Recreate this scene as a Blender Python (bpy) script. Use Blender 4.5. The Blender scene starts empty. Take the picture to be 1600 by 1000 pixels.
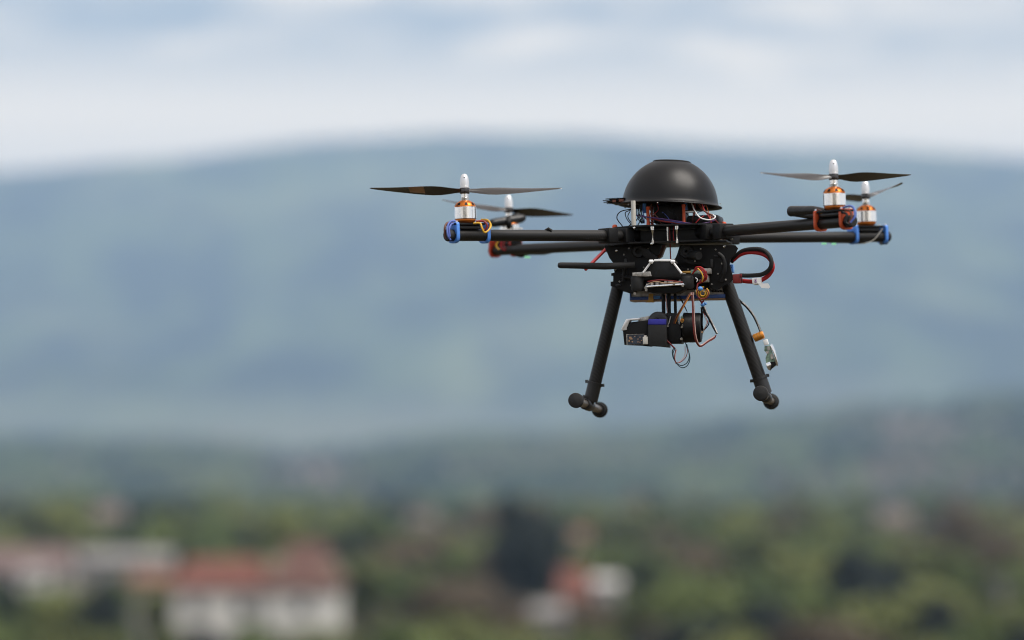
import bpy, bmesh, math, random
from mathutils import Vector, Matrix, noise
random.seed(7)
PI = math.pi
R = math.radians
sc = bpy.context.scene
COL = sc.collection

# ------------------------------------------------------------------ camera
CAM_Z = 22.0
PITCH = R(3.0)
FPX = 1600 * 110 / 36.0
cd = bpy.data.cameras.new('camera')
cd.lens = 110; cd.sensor_width = 36; cd.clip_start = 0.1; cd.clip_end = 40000
cd.dof.use_dof = True; cd.dof.focus_distance = 4.6; cd.dof.aperture_fstop = 2.15
cam = bpy.data.objects.new('camera', cd); COL.objects.link(cam)
cam.location = (0, 0, CAM_Z)
cam.rotation_euler = (R(90) + PITCH, 0, 0)
sc.camera = cam

# ------------------------------------------------------------------ world
SUN_EL, SUN_AZ = R(60), R(122)          # azimuth measured from +Y towards +X
w = bpy.data.worlds.new('World'); sc.world = w; w.use_nodes = True
nt = w.node_tree; nt.nodes.clear()
def N(tree, t, **kw):
    n = tree.nodes.new(t)
    for k, v in kw.items():
        if k.startswith('in_'):
            key = k[3:]
            n.inputs[int(key) if key.isdigit() else key].default_value = v
        else: setattr(n, k, v)
    return n
sky = N(nt, 'ShaderNodeTexSky', sky_type='NISHITA', sun_disc=False, sun_elevation=SUN_EL,
        sun_rotation=SUN_AZ, air_density=1.0, dust_density=1.5, ozone_density=1.0)
tc = N(nt, 'ShaderNodeTexCoord')
mp = N(nt, 'ShaderNodeMapping'); mp.inputs['Scale'].default_value = (15, 15, 66); mp.inputs['Location'].default_value = (3.3, 1.1, 0.35)
nz = N(nt, 'ShaderNodeTexNoise', in_Scale=1.0, in_Detail=3.5, in_Roughness=0.5)
cr = N(nt, 'ShaderNodeValToRGB'); cr.color_ramp.elements[0].position = 0.40; cr.color_ramp.elements[1].position = 0.68
cr.color_ramp.elements[0].color = (0.08, 0.08, 0.08, 1); cr.color_ramp.elements[1].color = (0.85, 0.85, 0.85, 1)
sep = N(nt, 'ShaderNodeSeparateXYZ')
hr = N(nt, 'ShaderNodeMapRange'); hr.inputs['From Min'].default_value = 0.118; hr.inputs['From Max'].default_value = 0.152
hr.inputs['To Min'].default_value = 1.0; hr.inputs['To Max'].default_value = 0.0
mx = N(nt, 'ShaderNodeMath', operation='MAXIMUM')
mix = N(nt, 'ShaderNodeMix', data_type='RGBA')
mix.inputs['B'].default_value = (15.0, 12.9, 10.3, 1)
bg = N(nt, 'ShaderNodeBackground', in_Strength=0.085)
out = N(nt, 'ShaderNodeOutputWorld')
L = nt.links.new
L(tc.outputs['Generated'], mp.inputs['Vector']); L(mp.outputs[0], nz.inputs['Vector'])
L(nz.outputs['Fac'], cr.inputs['Fac']); L(tc.outputs['Generated'], sep.inputs[0]); L(sep.outputs['Z'], hr.inputs['Value'])
L(cr.outputs['Color'], mx.inputs[0]); L(hr.outputs[0], mx.inputs[1]); L(mx.outputs[0], mix.inputs['Factor'])
L(sky.outputs[0], mix.inputs['A']); L(mix.outputs['Result'], bg.inputs['Color']); L(bg.outputs[0], out.inputs['Surface'])

sd = bpy.data.lights.new('sun', 'SUN'); sd.energy = 2.8; sd.angle = R(40); sd.color = (1, 0.95, 0.88)
sun = bpy.data.objects.new('sun', sd); COL.objects.link(sun)
sdir = Vector((math.sin(SUN_AZ) * math.cos(SUN_EL), math.cos(SUN_AZ) * math.cos(SUN_EL), math.sin(SUN_EL)))
sun.rotation_euler = sdir.to_track_quat('Z', 'Y').to_euler()

sc.view_settings.view_transform = 'Standard'; sc.view_settings.look = 'None'
sc.view_settings.exposure = 0.5; sc.view_settings.gamma = 1.0
sc.render.engine = 'CYCLES'
sc.cycles.use_denoising = True; sc.cycles.filter_width = 0.95
sc.cycles.volume_bounces = 1
sc.cycles.max_bounces = 6; sc.cycles.diffuse_bounces = 3; sc.cycles.glossy_bounces = 4

# ------------------------------------------------------------------ helpers
CAMROT = Matrix.Rotation(PITCH, 3, 'X')
def ray(u, v):
    return CAMROT @ Vector(((u - 800) / FPX, 1.0, (500 - v) / FPX))
def G(u, v, y):
    """World point seen at photo pixel (u, v), at distance y in front of the camera."""
    d = ray(u, v); return Vector((0, 0, CAM_Z)) + d * (y / d.y)
# drone frame
DR = CAMROT @ (Matrix.Rotation(R(-1.4), 3, 'X') @ Matrix.Rotation(R(-1.6), 3, 'Y') @ Matrix.Rotation(R(-9.5), 3, 'Z'))
DO = CAMROT @ Vector((0.2365, 4.73, 0.126)) + Vector((0, 0, CAM_Z))
DRI = DR.inverted()
def P(u, v, y):
    """Drone-local point at photo pixel (u, v) lying in the drone's own vertical plane y."""
    o = DRI @ (Vector((0, 0, CAM_Z)) - DO); d = DRI @ ray(u, v)
    return o + d * ((y - o.y) / d.y)
PXM = 4.73 / FPX       # metres per pixel at the drone's centre
Z = Vector((0, 0, 1)); X = Vector((1, 0, 0)); Y = Vector((0, 1, 0))

class MB:
    def __init__(s): s.v = []; s.f = []; s.m = []
    def add(s, vs, fs, mi=0):
        b = len(s.v); s.v += [tuple(p) for p in vs]; s.f += [tuple(i + b for i in f) for f in fs]; s.m += [mi] * len(fs); return s
    def box(s, a, b, M=None, mi=0):
        a, b = Vector(a), Vector(b)
        vs = [Vector((x, y, z)) for x in (a.x, b.x) for y in (a.y, b.y) for z in (a.z, b.z)]
        if M is not None: vs = [M @ p for p in vs]
        return s.add(vs, [(0, 1, 3, 2), (4, 6, 7, 5), (0, 4, 5, 1), (2, 3, 7, 6), (0, 2, 6, 4), (1, 5, 7, 3)], mi)
    def tube(s, pts, r, n=10, caps=True, mi=0, flat=1.0):
        pts = [Vector(p) for p in pts]
        rs = r if isinstance(r, (list, tuple)) else [r] * len(pts)
        vs = []; prev = None
        for i, p in enumerate(pts):
            t = (pts[min(i + 1, len(pts) - 1)] - pts[max(i - 1, 0)]).normalized()
            if prev is None:
                a = t.cross(Z) if abs(t.z) < 0.9 else t.cross(X)
            else: a = prev - t * prev.dot(t)
            a.normalize(); prev = a; b = t.cross(a)
            for k in range(n):
                an = 2 * PI * k / n; vs.append(p + (a * math.cos(an) + b * math.sin(an) * flat) * rs[i])
        fs = [(i * n + k, i * n + (k + 1) % n, (i + 1) * n + (k + 1) % n, (i + 1) * n + k) for i in range(len(pts) - 1) for k in range(n)]
        if caps: fs += [tuple(range(n))[::-1], tuple(range((len(pts) - 1) * n, len(pts) * n))]
        return s.add(vs, fs, mi)
    def lathe(s, prof, o=(0, 0, 0), ax=Z, n=32, mi=0):
        """prof: list of (radius, height along ax)"""
        o = Vector(o); ax = Vector(ax).normalized()
        a = ax.cross(X) if abs(ax.x) < 0.9 else ax.cross(Y)
        a.normalize(); b = ax.cross(a)
        vs = [o + ax * h + (a * math.cos(2 * PI * k / n) + b * math.sin(2 * PI * k / n)) * max(r, 1e-5) for r, h in prof for k in range(n)]
        fs = [(i * n + k, i * n + (k + 1) % n, (i + 1) * n + (k + 1) % n, (i + 1) * n + k) for i in range(len(prof) - 1) for k in range(n)]
        return s.add(vs, fs, mi)
    def prism(s, front, back, mi=0):
        n = len(front)
        return s.add(list(front) + list(back), [tuple(range(n)), tuple(range(n, 2 * n))[::-1]] + [(k, k + n, (k + 1) % n + n, (k + 1) % n) for k in range(n)], mi)
    def build(s, name, mat, parent=None, smooth=True, bevel=0, sub=0, angle=38):
        me = bpy.data.meshes.new(name); me.from_pydata(s.v, [], s.f); me.validate()
        mats = mat if isinstance(mat, (list, tuple)) else [mat]
        for m in mats: me.materials.append(m)
        if len(mats) > 1:
            for p, mi in zip(me.polygons, s.m): p.material_index = mi
        bm = bmesh.new(); bm.from_mesh(me)
        if bevel:
            bmesh.ops.remove_doubles(bm, verts=bm.verts, dist=1e-6)
            ed = [e for e in bm.edges if len(e.link_faces) == 2 and e.calc_face_angle(0) > R(35)]
            bmesh.ops.bevel(bm, geom=ed, offset=bevel, segments=2, affect='EDGES', profile=0.5, clamp_overlap=True)
        bmesh.ops.recalc_face_normals(bm, faces=bm.faces)
        for f in bm.faces: f.smooth = smooth
        for e in bm.edges:
            if len(e.link_faces) == 2 and e.calc_face_angle(0) > R(angle): e.smooth = False
        bm.to_mesh(me); bm.free()
        o = bpy.data.objects.new(name, me); COL.objects.link(o)
        if parent: o.parent = parent
        return o

def empty(name, loc=(0, 0, 0), label=None, cat=None, group=None, parent=None):
    o = bpy.data.objects.new(name, None); COL.objects.link(o); o.location = loc; o.empty_display_size = 0.1
    if label: o['label'] = label
    if cat: o['category'] = cat
    if group: o['group'] = group
    if parent: o.parent = parent
    return o
def spline(pts, n=8):
    pts = [Vector(p) for p in pts]; q = [pts[0] * 2 - pts[1]] + pts + [pts[-1] * 2 - pts[-2]]; o = []
    for i in range(1, len(q) - 2):
        a, b, c, d = q[i - 1:i + 3]
        for k in range(n):
            t = k / n
            o.append(0.5 * ((2 * b) + (c - a) * t + (2 * a - 5 * b + 4 * c - d) * t * t + (3 * b - a - 3 * c + d) * t ** 3))
    o.append(pts[-1]); return o

# ------------------------------------------------------------------ materials
def mat(name, col, rough=0.5, metal=0.0, var=0.0, vscale=40, bump=0.0, bscale=200, spec=0.5, coat=0.0, rvar=0.0, bdist=0.001):
    m = bpy.data.materials.new(name); m.use_nodes = True; t = m.node_tree; b = t.nodes['Principled BSDF']
    b.inputs['Base Color'].default_value = (*col, 1); b.inputs['Roughness'].default_value = rough; b.inputs['Metallic'].default_value = metal
    b.inputs['Specular IOR Level'].default_value = spec; b.inputs['Coat Weight'].default_value = coat
    tcn = N(t, 'ShaderNodeTexCoord')
    n1 = N(t, 'ShaderNodeTexNoise', in_Scale=vscale, in_Detail=4.0)
    t.links.new(tcn.outputs['Object'], n1.inputs['Vector'])
    if var:
        mr = N(t, 'ShaderNodeMapRange'); mr.inputs['From Min'].default_value = 0.3; mr.inputs['From Max'].default_value = 0.7
        mr.inputs['To Min'].default_value = 1 - var; mr.inputs['To Max'].default_value = 1 + var
        mu = N(t, 'ShaderNodeMix', data_type='RGBA', blend_type='MULTIPLY'); mu.inputs['Factor'].default_value = 1
        mu.inputs['A'].default_value = (*col, 1)
        t.links.new(n1.outputs['Fac'], mr.inputs['Value']); t.links.new(mr.outputs[0], mu.inputs['B']); t.links.new(mu.outputs['Result'], b.inputs['Base Color'])
    if rvar:
        mr = N(t, 'ShaderNodeMapRange'); mr.inputs['From Min'].default_value = 0.3; mr.inputs['From Max'].default_value = 0.7
        mr.inputs['To Min'].default_value = rough - rvar; mr.inputs['To Max'].default_value = rough + rvar
        t.links.new(n1.outputs['Fac'], mr.inputs['Value']); t.links.new(mr.outputs[0], b.inputs['Roughness'])
    if bump:
        n2 = N(t, 'ShaderNodeTexNoise', in_Scale=bscale, in_Detail=3.0); t.links.new(tcn.outputs['Object'], n2.inputs['Vector'])
        bp = N(t, 'ShaderNodeBump', in_Strength=bump, in_Distance=bdist); t.links.new(n2.outputs['Fac'], bp.inputs['Height']); t.links.new(bp.outputs[0], b.inputs['Normal'])
    return m
M = {}
M['black'] = mat('black_plastic', (0.007, 0.007, 0.0075), 0.5, spec=0.3, var=0.3, vscale=60, bump=0.25, bscale=500)
M['plate'] = mat('black_plate', (0.005, 0.005, 0.0055), 0.5, spec=0.25, var=0.3, vscale=80, rvar=0.1)
M['dome'] = mat('dome_plastic', (0.006, 0.006, 0.0065), 0.40, spec=0.32, var=0.2, vscale=20, rvar=0.08, bump=0.06, bscale=60)
M['dome_in'] = mat('dome_inner_plastic', (0.035, 0.028, 0.024), 0.5, var=0.2)
M['rubber'] = mat('black_rubber', (0.012, 0.012, 0.012), 0.7, var=0.2, bump=0.3, bscale=400)
M['shrink'] = mat('heat_shrink', (0.013, 0.013, 0.014), 0.35, bump=0.6, bscale=90, bdist=0.002)
M['silver'] = mat('brushed_aluminium', (0.88, 0.88, 0.88), 0.16, 1.0, var=0.05, rvar=0.05)
M['steel'] = mat('bright_steel', (0.75, 0.75, 0.74), 0.15, 1.0)
M['whitemetal'] = mat('satin_spinner', (0.85, 0.85, 0.86), 0.35, 0.6, var=0.04)
M['gold'] = mat('orange_anodised', (0.62, 0.17, 0.025), 0.32, 0.75, var=0.1)
M['orange'] = mat('orange_clamp', (0.66, 0.10, 0.03), 0.42, 0.15, var=0.12)
M['red_clamp'] = mat('red_clamp', (0.55, 0.06, 0.03), 0.42, 0.15, var=0.12)
M['blue'] = mat('blue_anodised', (0.10, 0.30, 0.85), 0.35, 0.1, var=0.1)
M['blueband'] = mat('blue_fabric_band', (0.03, 0.03, 0.30), 0.7, var=0.2)
M['white'] = mat('white_nylon', (0.88, 0.88, 0.87), 0.45, var=0.05)
M['cream'] = mat('cream_nylon', (0.62, 0.60, 0.54), 0.5, var=0.08)
M['red'] = mat('red_wire', (0.45, 0.015, 0.02), 0.4, var=0.1)
M['redplug'] = mat('dark_red_plug', (0.22, 0.02, 0.02), 0.45, var=0.2)
M['yellow'] = mat('yellow_wire', (0.75, 0.42, 0.03), 0.4)
M['wblue'] = mat('blue_wire', (0.10, 0.16, 0.50), 0.4)
M['brown'] = mat('brown_wire', (0.14, 0.045, 0.025), 0.45)
M['owire'] = mat('orange_wire', (0.55, 0.16, 0.05), 0.45)
M['purple'] = mat('purple_wire', (0.10, 0.04, 0.16), 0.4)
M['teal'] = mat('dark_teal_wire', (0.015, 0.05, 0.07), 0.4)
M['pink'] = mat('pale_pink_wire', (0.65, 0.40, 0.36), 0.45)
M['bluebead'] = mat('blue_bead', (0.10, 0.32, 0.75), 0.35)
M['pcb'] = mat('circuit_board', (0.03, 0.045, 0.07), 0.4, var=0.5, vscale=300)
M['pcbgreen'] = mat('receiver_board', (0.22, 0.33, 0.24), 0.3, var=0.5, vscale=250)
M['gold_part'] = mat('brass_part', (0.45, 0.25, 0.06), 0.35, 0.5)
M['grey'] = mat('grey_metal', (0.42, 0.40, 0.37), 0.38, 0.4, var=0.45, vscale=250)
M['tan'] = mat('tan_tape', (0.42, 0.26, 0.15), 0.6, var=0.1)
M['battlabel'] = mat('battery_label', (0.58, 0.56, 0.54), 0.45, var=0.35, vscale=150)
M['dkblue'] = mat('dark_blue_film', (0.03, 0.085, 0.28), 0.35)
M['skid'] = mat('skid_tube', (0.20, 0.17, 0.14), 0.35, 0.3, var=0.15)
M['skidcollar'] = mat('collar', (0.014, 0.014, 0.014), 0.4)
M['ink'] = mat('purple_ink', (0.20, 0.02, 0.30), 0.6)
M['flexgold'] = mat('amber_film', (0.60, 0.22, 0.02), 0.3, 0.2, var=0.2)
M['blade'] = mat('propeller_plastic', (0.022, 0.017, 0.015), 0.26, var=0.15, spec=0.9)

def led_mat():
    m = bpy.data.materials.new('green_led'); m.use_nodes = True; b = m.node_tree.nodes['Principled BSDF']
    b.inputs['Base Color'].default_value = (0.5, 0.8, 0.6, 1); b.inputs['Emission Color'].default_value = (0.35, 1, 0.55, 1); b.inputs['Emission Strength'].default_value = 0.35
    return m
M['led'] = led_mat()
def carbon():
    m = bpy.data.materials.new('carbon_tube'); m.use_nodes = True; t = m.node_tree; b = t.nodes['Principled BSDF']
    b.inputs['Roughness'].default_value = 0.42; b.inputs['Specular IOR Level'].default_value = 0.38
    tcn = N(t, 'ShaderNodeTexCoord')
    wv = N(t, 'ShaderNodeTexWave', wave_type='BANDS', bands_direction='DIAGONAL', in_Scale=95.0, in_Distortion=0.4)
    cr = N(t, 'ShaderNodeValToRGB'); cr.color_ramp.elements[0].color = (0.008, 0.0075, 0.0075, 1); cr.color_ramp.elements[1].color = (0.017, 0.016, 0.015, 1)
    t.links.new(tcn.outputs['Object'], wv.inputs['Vector']); t.links.new(wv.outputs['Color'], cr.inputs['Fac']); t.links.new(cr.outputs['Color'], b.inputs['Base Color'])
    bp = N(t, 'ShaderNodeBump', in_Strength=0.14, in_Distance=0.0005); t.links.new(wv.outputs['Fac'], bp.inputs['Height']); t.links.new(bp.outputs[0], b.inputs['Normal'])
    return m
M['carbon'] = carbon()

# ==================================================================  SETTING
def smooth(a, b, x):
    t = min(1, max(0, (x - a) / (b - a))); return t * t * (3 - 2 * t)
def interp(tab, x):
    if x <= tab[0][0]: return tab[0][1]
    for (a, b), (c, d) in zip(tab, tab[1:]):
        if x <= c:
            t = (x - a) / (c - a); t = t * t * (3 - 2 * t); return b + (d - b) * t
    return tab[-1][1]
HORV = 500 + FPX * math.tan(PITCH)
LOWHILL = [(-2500, 700), (-600, 690), (0, 696), (250, 700), (500, 712), (760, 690), (1000, 684), (1200, 664), (1400, 640), (1600, 628), (2300, 640), (4000, 690)]
MOUNT = [(-3500, 420), (-1500, 330), (-400, 282), (0, 268), (230, 252), (500, 219), (700, 203), (900, 206), (1120, 222), (1300, 228), (1500, 234), (1620, 244), (2300, 330), (3500, 420), (6000, 520)]
def ground_z(x, y):
    d = math.hypot(x, y)
    near = 20.4 - 11.4 * smooth(14, 95, y if abs(x) < y else d)
    z = near
    if y > 700:
        u = 800 + FPX * x / y
        top = (HORV - interp(LOWHILL, u)) / FPX * 2500 + CAM_Z
        z += (top - 9) * smooth(1150, 2500, y) * (1 - 0.4 * smooth(2500, 3300, y))
        z += 9 * noise.noise((x / 220, y / 220, 0)) * smooth(1150, 1700, y)
    if y < 5:      # unseen rise added behind the camera to darken bell and dome reflections
        ang = math.degrees(math.atan2(x, -y)); z += 8 * smooth(10, 45, d) * (1 - 0.5 * smooth(60, 300, d)) * smooth(-42, -22, ang) * (1 - smooth(14, 34, ang))
    if d > 40: z += 0.7 * noise.noise((x / 60, y / 60, 3.3))
    return z
def mount_z(x, y):
    u = 800 + FPX * x / max(y, 1)
    top = (HORV - interp(MOUNT, u)) / FPX * 6500 + CAM_Z
    s = min(y / 6500, 1) * smooth(2900, 6500, y) * (1 - 0.6 * smooth(6500, 8600, y))
    r = (noise.noise((x / 900, y / 900, 1.7)) * 70 + noise.noise((x / 350, y / 350, 5.1)) * 28 + noise.noise((x / 120, y / 120, 2.2)) * 9)
    return 16 + (top - 16) * s + r * smooth(2900, 4000, y) * (1 - 0.8 * smooth(5600, 6400, y))

def terrain_mat(name, c1, c2, c3, s1, s2, rough=0.95, stretch=(1, 1, 1)):
    m = bpy.data.materials.new(name); m.use_nodes = True; t = m.node_tree; b = t.nodes['Principled BSDF']
    b.inputs['Roughness'].default_value = rough; b.inputs['Specular IOR Level'].default_value = 0.1
    tcn = N(t, 'ShaderNodeTexCoord')
    n1 = N(t, 'ShaderNodeTexNoise', in_Scale=s1, in_Detail=4.0); n2 = N(t, 'ShaderNodeTexNoise', in_Scale=s2, in_Detail=5.0)
    mpp = N(t, 'ShaderNodeMapping'); mpp.inputs['Scale'].default_value = stretch; mpp.inputs['Rotation'].default_value = (0, 0, 0.25 if stretch[1] != 1 else 0); t.links.new(tcn.outputs['Object'], mpp.inputs['Vector'])
    for n in (n1, n2): t.links.new(mpp.outputs[0], n.inputs['Vector'])
    r1 = N(t, 'ShaderNodeValToRGB'); r1.color_ramp.elements[0].position = 0.42; r1.color_ramp.elements[1].position = 0.6
    r1.color_ramp.elements[0].color = (*c1, 1); r1.color_ramp.elements[1].color = (*c2, 1)
    r2 = N(t, 'ShaderNodeValToRGB'); r2.color_ramp.elements[0].position = 0.5; r2.color_ramp.elements[1].position = 0.8
    mxx = N(t, 'ShaderNodeMix', data_type='RGBA'); mxx.inputs['B'].default_value = (*c3, 1)
    t.links.new(n1.outputs['Fac'], r1.inputs['Fac']); t.links.new(n2.outputs['Fac'], r2.inputs['Fac'])
    t.links.new(r2.outputs['Color'], mxx.inputs['Factor']); t.links.new(r1.outputs['Color'], mxx.inputs['A']); t.links.new(mxx.outputs['Result'], b.inputs['Base Color'])
    return m
M['ground'] = terrain_mat('meadow_ground', (0.050, 0.040, 0.024), (0.085, 0.070, 0.042), (0.045, 0.052, 0.022), 0.03, 0.006)
M['hill'] = terrain_mat('mountain_forest', (0.012, 0.024, 0.022), (0.075, 0.105, 0.045), (0.18, 0.20, 0.09), 0.0075, 0.0045, stretch=(1.0, 0.30, 1.0))

def sheet(name, xs, ys, fz, m):
    vs = []; fs = []
    for y in ys:
        for x in xs(y): vs.append((x, y, fz(x, y)))
    nx = len(xs(ys[0]))
    for j in range(len(ys) - 1):
        for i in range(nx - 1):
            a = j * nx + i; fs.append((a, a + 1, a + nx + 1, a + nx))
    mb = MB(); mb.v = vs; mb.f = fs; mb.m = [0] * len(fs)
    o = mb.build(name, m); o['kind'] = 'structure'; return o
ys = [-3000, -1500, -700, -400, -250, -150, -100, -80, -60, -50, -40, -32, -25, -18, -12, -6, 0, 10] + [14 + i * 6 for i in range(16)] + [110 + i * 30 for i in range(26)] + [900 + i * 50 for i in range(48)]
def gx(y):
    o = [-4500, -3000, -1800, -1200] + [-900 + i * 50 for i in range(16)] + [-120 + i * 8 for i in range(31)] + [150 + i * 50 for i in range(16)] + [1200, 1800, 3000, 4500]; return o
sheet('ground', gx, ys, ground_z, M['ground'])
ys2 = [2850 + i * 120 for i in range(50)]
def foot_haze_tint():  # pale haze of the lower slopes, painted into the hill colour by height
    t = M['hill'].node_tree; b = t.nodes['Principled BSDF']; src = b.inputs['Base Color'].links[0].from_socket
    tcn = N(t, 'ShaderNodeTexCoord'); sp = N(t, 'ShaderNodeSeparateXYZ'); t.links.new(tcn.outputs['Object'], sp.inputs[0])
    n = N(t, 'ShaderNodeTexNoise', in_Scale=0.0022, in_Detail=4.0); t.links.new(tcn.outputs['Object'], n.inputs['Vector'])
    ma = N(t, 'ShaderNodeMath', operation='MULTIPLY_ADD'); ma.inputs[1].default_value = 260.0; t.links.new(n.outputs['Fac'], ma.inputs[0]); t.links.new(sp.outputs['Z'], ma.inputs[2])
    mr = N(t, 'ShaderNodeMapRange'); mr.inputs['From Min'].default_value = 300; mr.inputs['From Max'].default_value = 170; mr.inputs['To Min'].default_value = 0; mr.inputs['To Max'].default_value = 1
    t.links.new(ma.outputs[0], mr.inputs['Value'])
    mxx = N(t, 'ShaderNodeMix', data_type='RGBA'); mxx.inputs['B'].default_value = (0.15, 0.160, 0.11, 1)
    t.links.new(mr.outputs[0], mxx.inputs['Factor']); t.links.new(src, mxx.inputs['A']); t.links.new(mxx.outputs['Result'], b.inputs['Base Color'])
foot_haze_tint()
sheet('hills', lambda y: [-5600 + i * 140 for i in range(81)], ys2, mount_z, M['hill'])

# haze box: ground, hills and camera inside, sky outside
def haze():
    m = bpy.data.materials.new('haze_volume'); m.use_nodes = True; t = m.node_tree; t.nodes.clear()
    pv = N(t, 'ShaderNodeVolumePrincipled'); o = N(t, 'ShaderNodeOutputMaterial'); t.links.new(pv.outputs[0], o.inputs['Volume'])
    pv.inputs['Color'].default_value = (0.475, 0.675, 0.95, 1); pv.inputs['Density'].default_value = 1.9e-4; pv.inputs['Anisotropy'].default_value = 0.0
    ob = MB().box((-5700, -3100, -40), (5700, 8850, 820)).build('haze', m, smooth=False); ob['kind'] = 'stuff'
haze()

# ------------------------------------------------------------------ trees
def leaf_mat(name, c1, c2):
    m = bpy.data.materials.new(name); m.use_nodes = True; t = m.node_tree; b = t.nodes['Principled BSDF']
    b.inputs['Roughness'].default_value = 0.7; b.inputs['Specular IOR Level'].default_value = 0.25
    tcn = N(t, 'ShaderNodeTexCoord'); n1 = N(t, 'ShaderNodeTexNoise', in_Scale=0.7, in_Detail=3.0); t.links.new(tcn.outputs['Object'], n1.inputs['Vector'])
    oi = N(t, 'ShaderNodeObjectInfo')
    ad = N(t, 'ShaderNodeMath', operation='MULTIPLY_ADD'); ad.inputs[1].default_value = 0.55; ad.inputs[2].default_value = -0.28
    su = N(t, 'ShaderNodeMath', operation='ADD')
    rp = N(t, 'ShaderNodeValToRGB'); rp.color_ramp.elements[0].position = 0.25; rp.color_ramp.elements[1].position = 0.75
    rp.color_ramp.elements[0].color = (*c1, 1); rp.color_ramp.elements[1].color = (*c2, 1)
    t.links.new(oi.outputs['Random'], ad.inputs[0]); t.links.new(ad.outputs[0], su.inputs[0]); t.links.new(n1.outputs['Fac'], su.inputs[1])
    t.links.new(su.outputs[0], rp.inputs['Fac']); t.links.new(rp.outputs['Color'], b.inputs['Base Color'])
    return m
M['leaf_olive'] = leaf_mat('olive_foliage', (0.085, 0.100, 0.030), (0.170, 0.190, 0.058))
M['leaf_green'] = leaf_mat('green_foliage', (0.062, 0.092, 0.028), (0.135, 0.170, 0.048))
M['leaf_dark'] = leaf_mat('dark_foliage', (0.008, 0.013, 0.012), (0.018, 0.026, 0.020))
M['leaf_brown'] = leaf_mat('brownish_foliage', (0.085, 0.062, 0.042), (0.150, 0.115, 0.070))
M['bark'] = mat('bark', (0.07, 0.05, 0.035), 0.9, var=0.3, vscale=3, bump=0.4, bscale=10, bdist=0.05)

def crown_mesh(rx, h, kind, nleaf, seed):
    rnd = random.Random(seed); mb = MB(); lobes = []
    if kind == 'broad':
        for i in range(13):
            a = rnd.uniform(0, 2 * PI); rr = rx * rnd.uniform(0.1, 0.62); z = h * rnd.uniform(0.35, 0.85)
            lobes.append((Vector((math.cos(a) * rr, math.sin(a) * rr, z)), rx * rnd.uniform(0.28, 0.46)))
        lobes.append((Vector((0, 0, h * 0.8)), rx * 0.42))
    for i in range(nleaf):
        if kind == 'broad':
            c, r = rnd.choice(lobes)
            d = Vector((rnd.gauss(0, 1), rnd.gauss(0, 1), rnd.gauss(0, 1))).normalized()
            p = c + d * r * rnd.uniform(0.7, 1.08)
        else:
            t = rnd.random() ** 0.7; a = rnd.uniform(0, 2 * PI)
            rr = rx * (1 - t) ** 0.8 * rnd.uniform(0.55, 1.0) * (0.85 + 0.25 * math.sin(t * 40)) ; p = Vector((math.cos(a) * rr, math.sin(a) * rr, h * (0.1 + 0.9 * t)))
            d = Vector((math.cos(a), math.sin(a), 0.4))
        s = rnd.uniform(0.045, 0.085) * rx * (1.4 if kind == 'broad' else 1.8)
        a1 = (d.cross(Vector((rnd.gauss(0, 1), rnd.gauss(0, 1), rnd.gauss(0, 1))))).normalized()
        a2 = d.cross(a1).normalized(); a1 = (a1 + d.normalized() * rnd.uniform(-0.6, 0.6)) * s; a2 = a2 * s
        mb.add([p - a1, p - a2 * 0.7, p + a1, p + a2 * 0.7], [(0, 1, 2, 3)])
    return mb
def make_tree(kind, leafmat, seed):
    """prototype of height 1 unit scaled later: real size 8 m"""
    t = empty('conifer_tree' if kind == 'cone' else 'leafy_tree')
    H = 8.0; rx = 3.4 if kind == 'broad' else 1.9
    cm = crown_mesh(rx, H, kind, 1500 if kind == 'broad' else 1100, seed)
    cm.build('crown', M[leafmat], t)
    tm = MB(); tm.tube([(0, 0, -0.6), (0.05, 0, H * .25), (0.12, 0.05, H * .5), (0.1, 0.1, H * (.75 if kind == 'broad' else .96))], [0.26, 0.2, 0.14, 0.04], 8)
    rnd = random.Random(seed + 5)
    if kind == 'broad':
        for k in range(6):
            a = rnd.uniform(0, 2 * PI); z0 = H * rnd.uniform(0.22, 0.5)
            tm.tube([(0.05, 0, z0), (math.cos(a) * .9, math.sin(a) * .9, z0 + .8), (math.cos(a) * 2.1, math.sin(a) * 2.1, z0 + 1.9)], [0.11, 0.08, 0.03], 6)
    tm.build('trunk', M['bark'], t)
    return t
protos = {}
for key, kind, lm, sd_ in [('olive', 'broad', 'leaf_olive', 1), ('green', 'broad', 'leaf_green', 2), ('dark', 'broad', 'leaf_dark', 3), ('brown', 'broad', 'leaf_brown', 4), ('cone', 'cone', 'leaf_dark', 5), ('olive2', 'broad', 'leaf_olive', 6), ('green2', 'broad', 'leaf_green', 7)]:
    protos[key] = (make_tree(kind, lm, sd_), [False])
def plant(key, loc, h, wscale, label, group=None, rz=None):
    p, used = protos[key]
    if not used[0]: o = p; used[0] = True
    else:
        o = p.copy(); COL.objects.link(o)
        for ch in list(p.children):
            c = ch.copy(); COL.objects.link(c); c.parent = o
    o.location = loc; s = h / 8.0; o.scale = (s * wscale, s * wscale, s)
    o.rotation_euler = (0, 0, random.uniform(0, 6.28) if rz is None else rz)
    o['label'] = label; o['category'] = 'tree'
    if group: o['group'] = group
    elif 'group' in o: del o['group']
    return o
def tree_at(key, u, vtop, y, wpx, label, group=None):
    top = G(u, vtop, y); gz = ground_z(top.x, y); h = max(top.z - gz, 2.0)
    width = wpx / FPX * y; base = 6.8 if key != 'cone' else 3.6
    return plant(key, (top.x, y, gz - .1), h, width / base / (h / 8.0), label, group)

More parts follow.
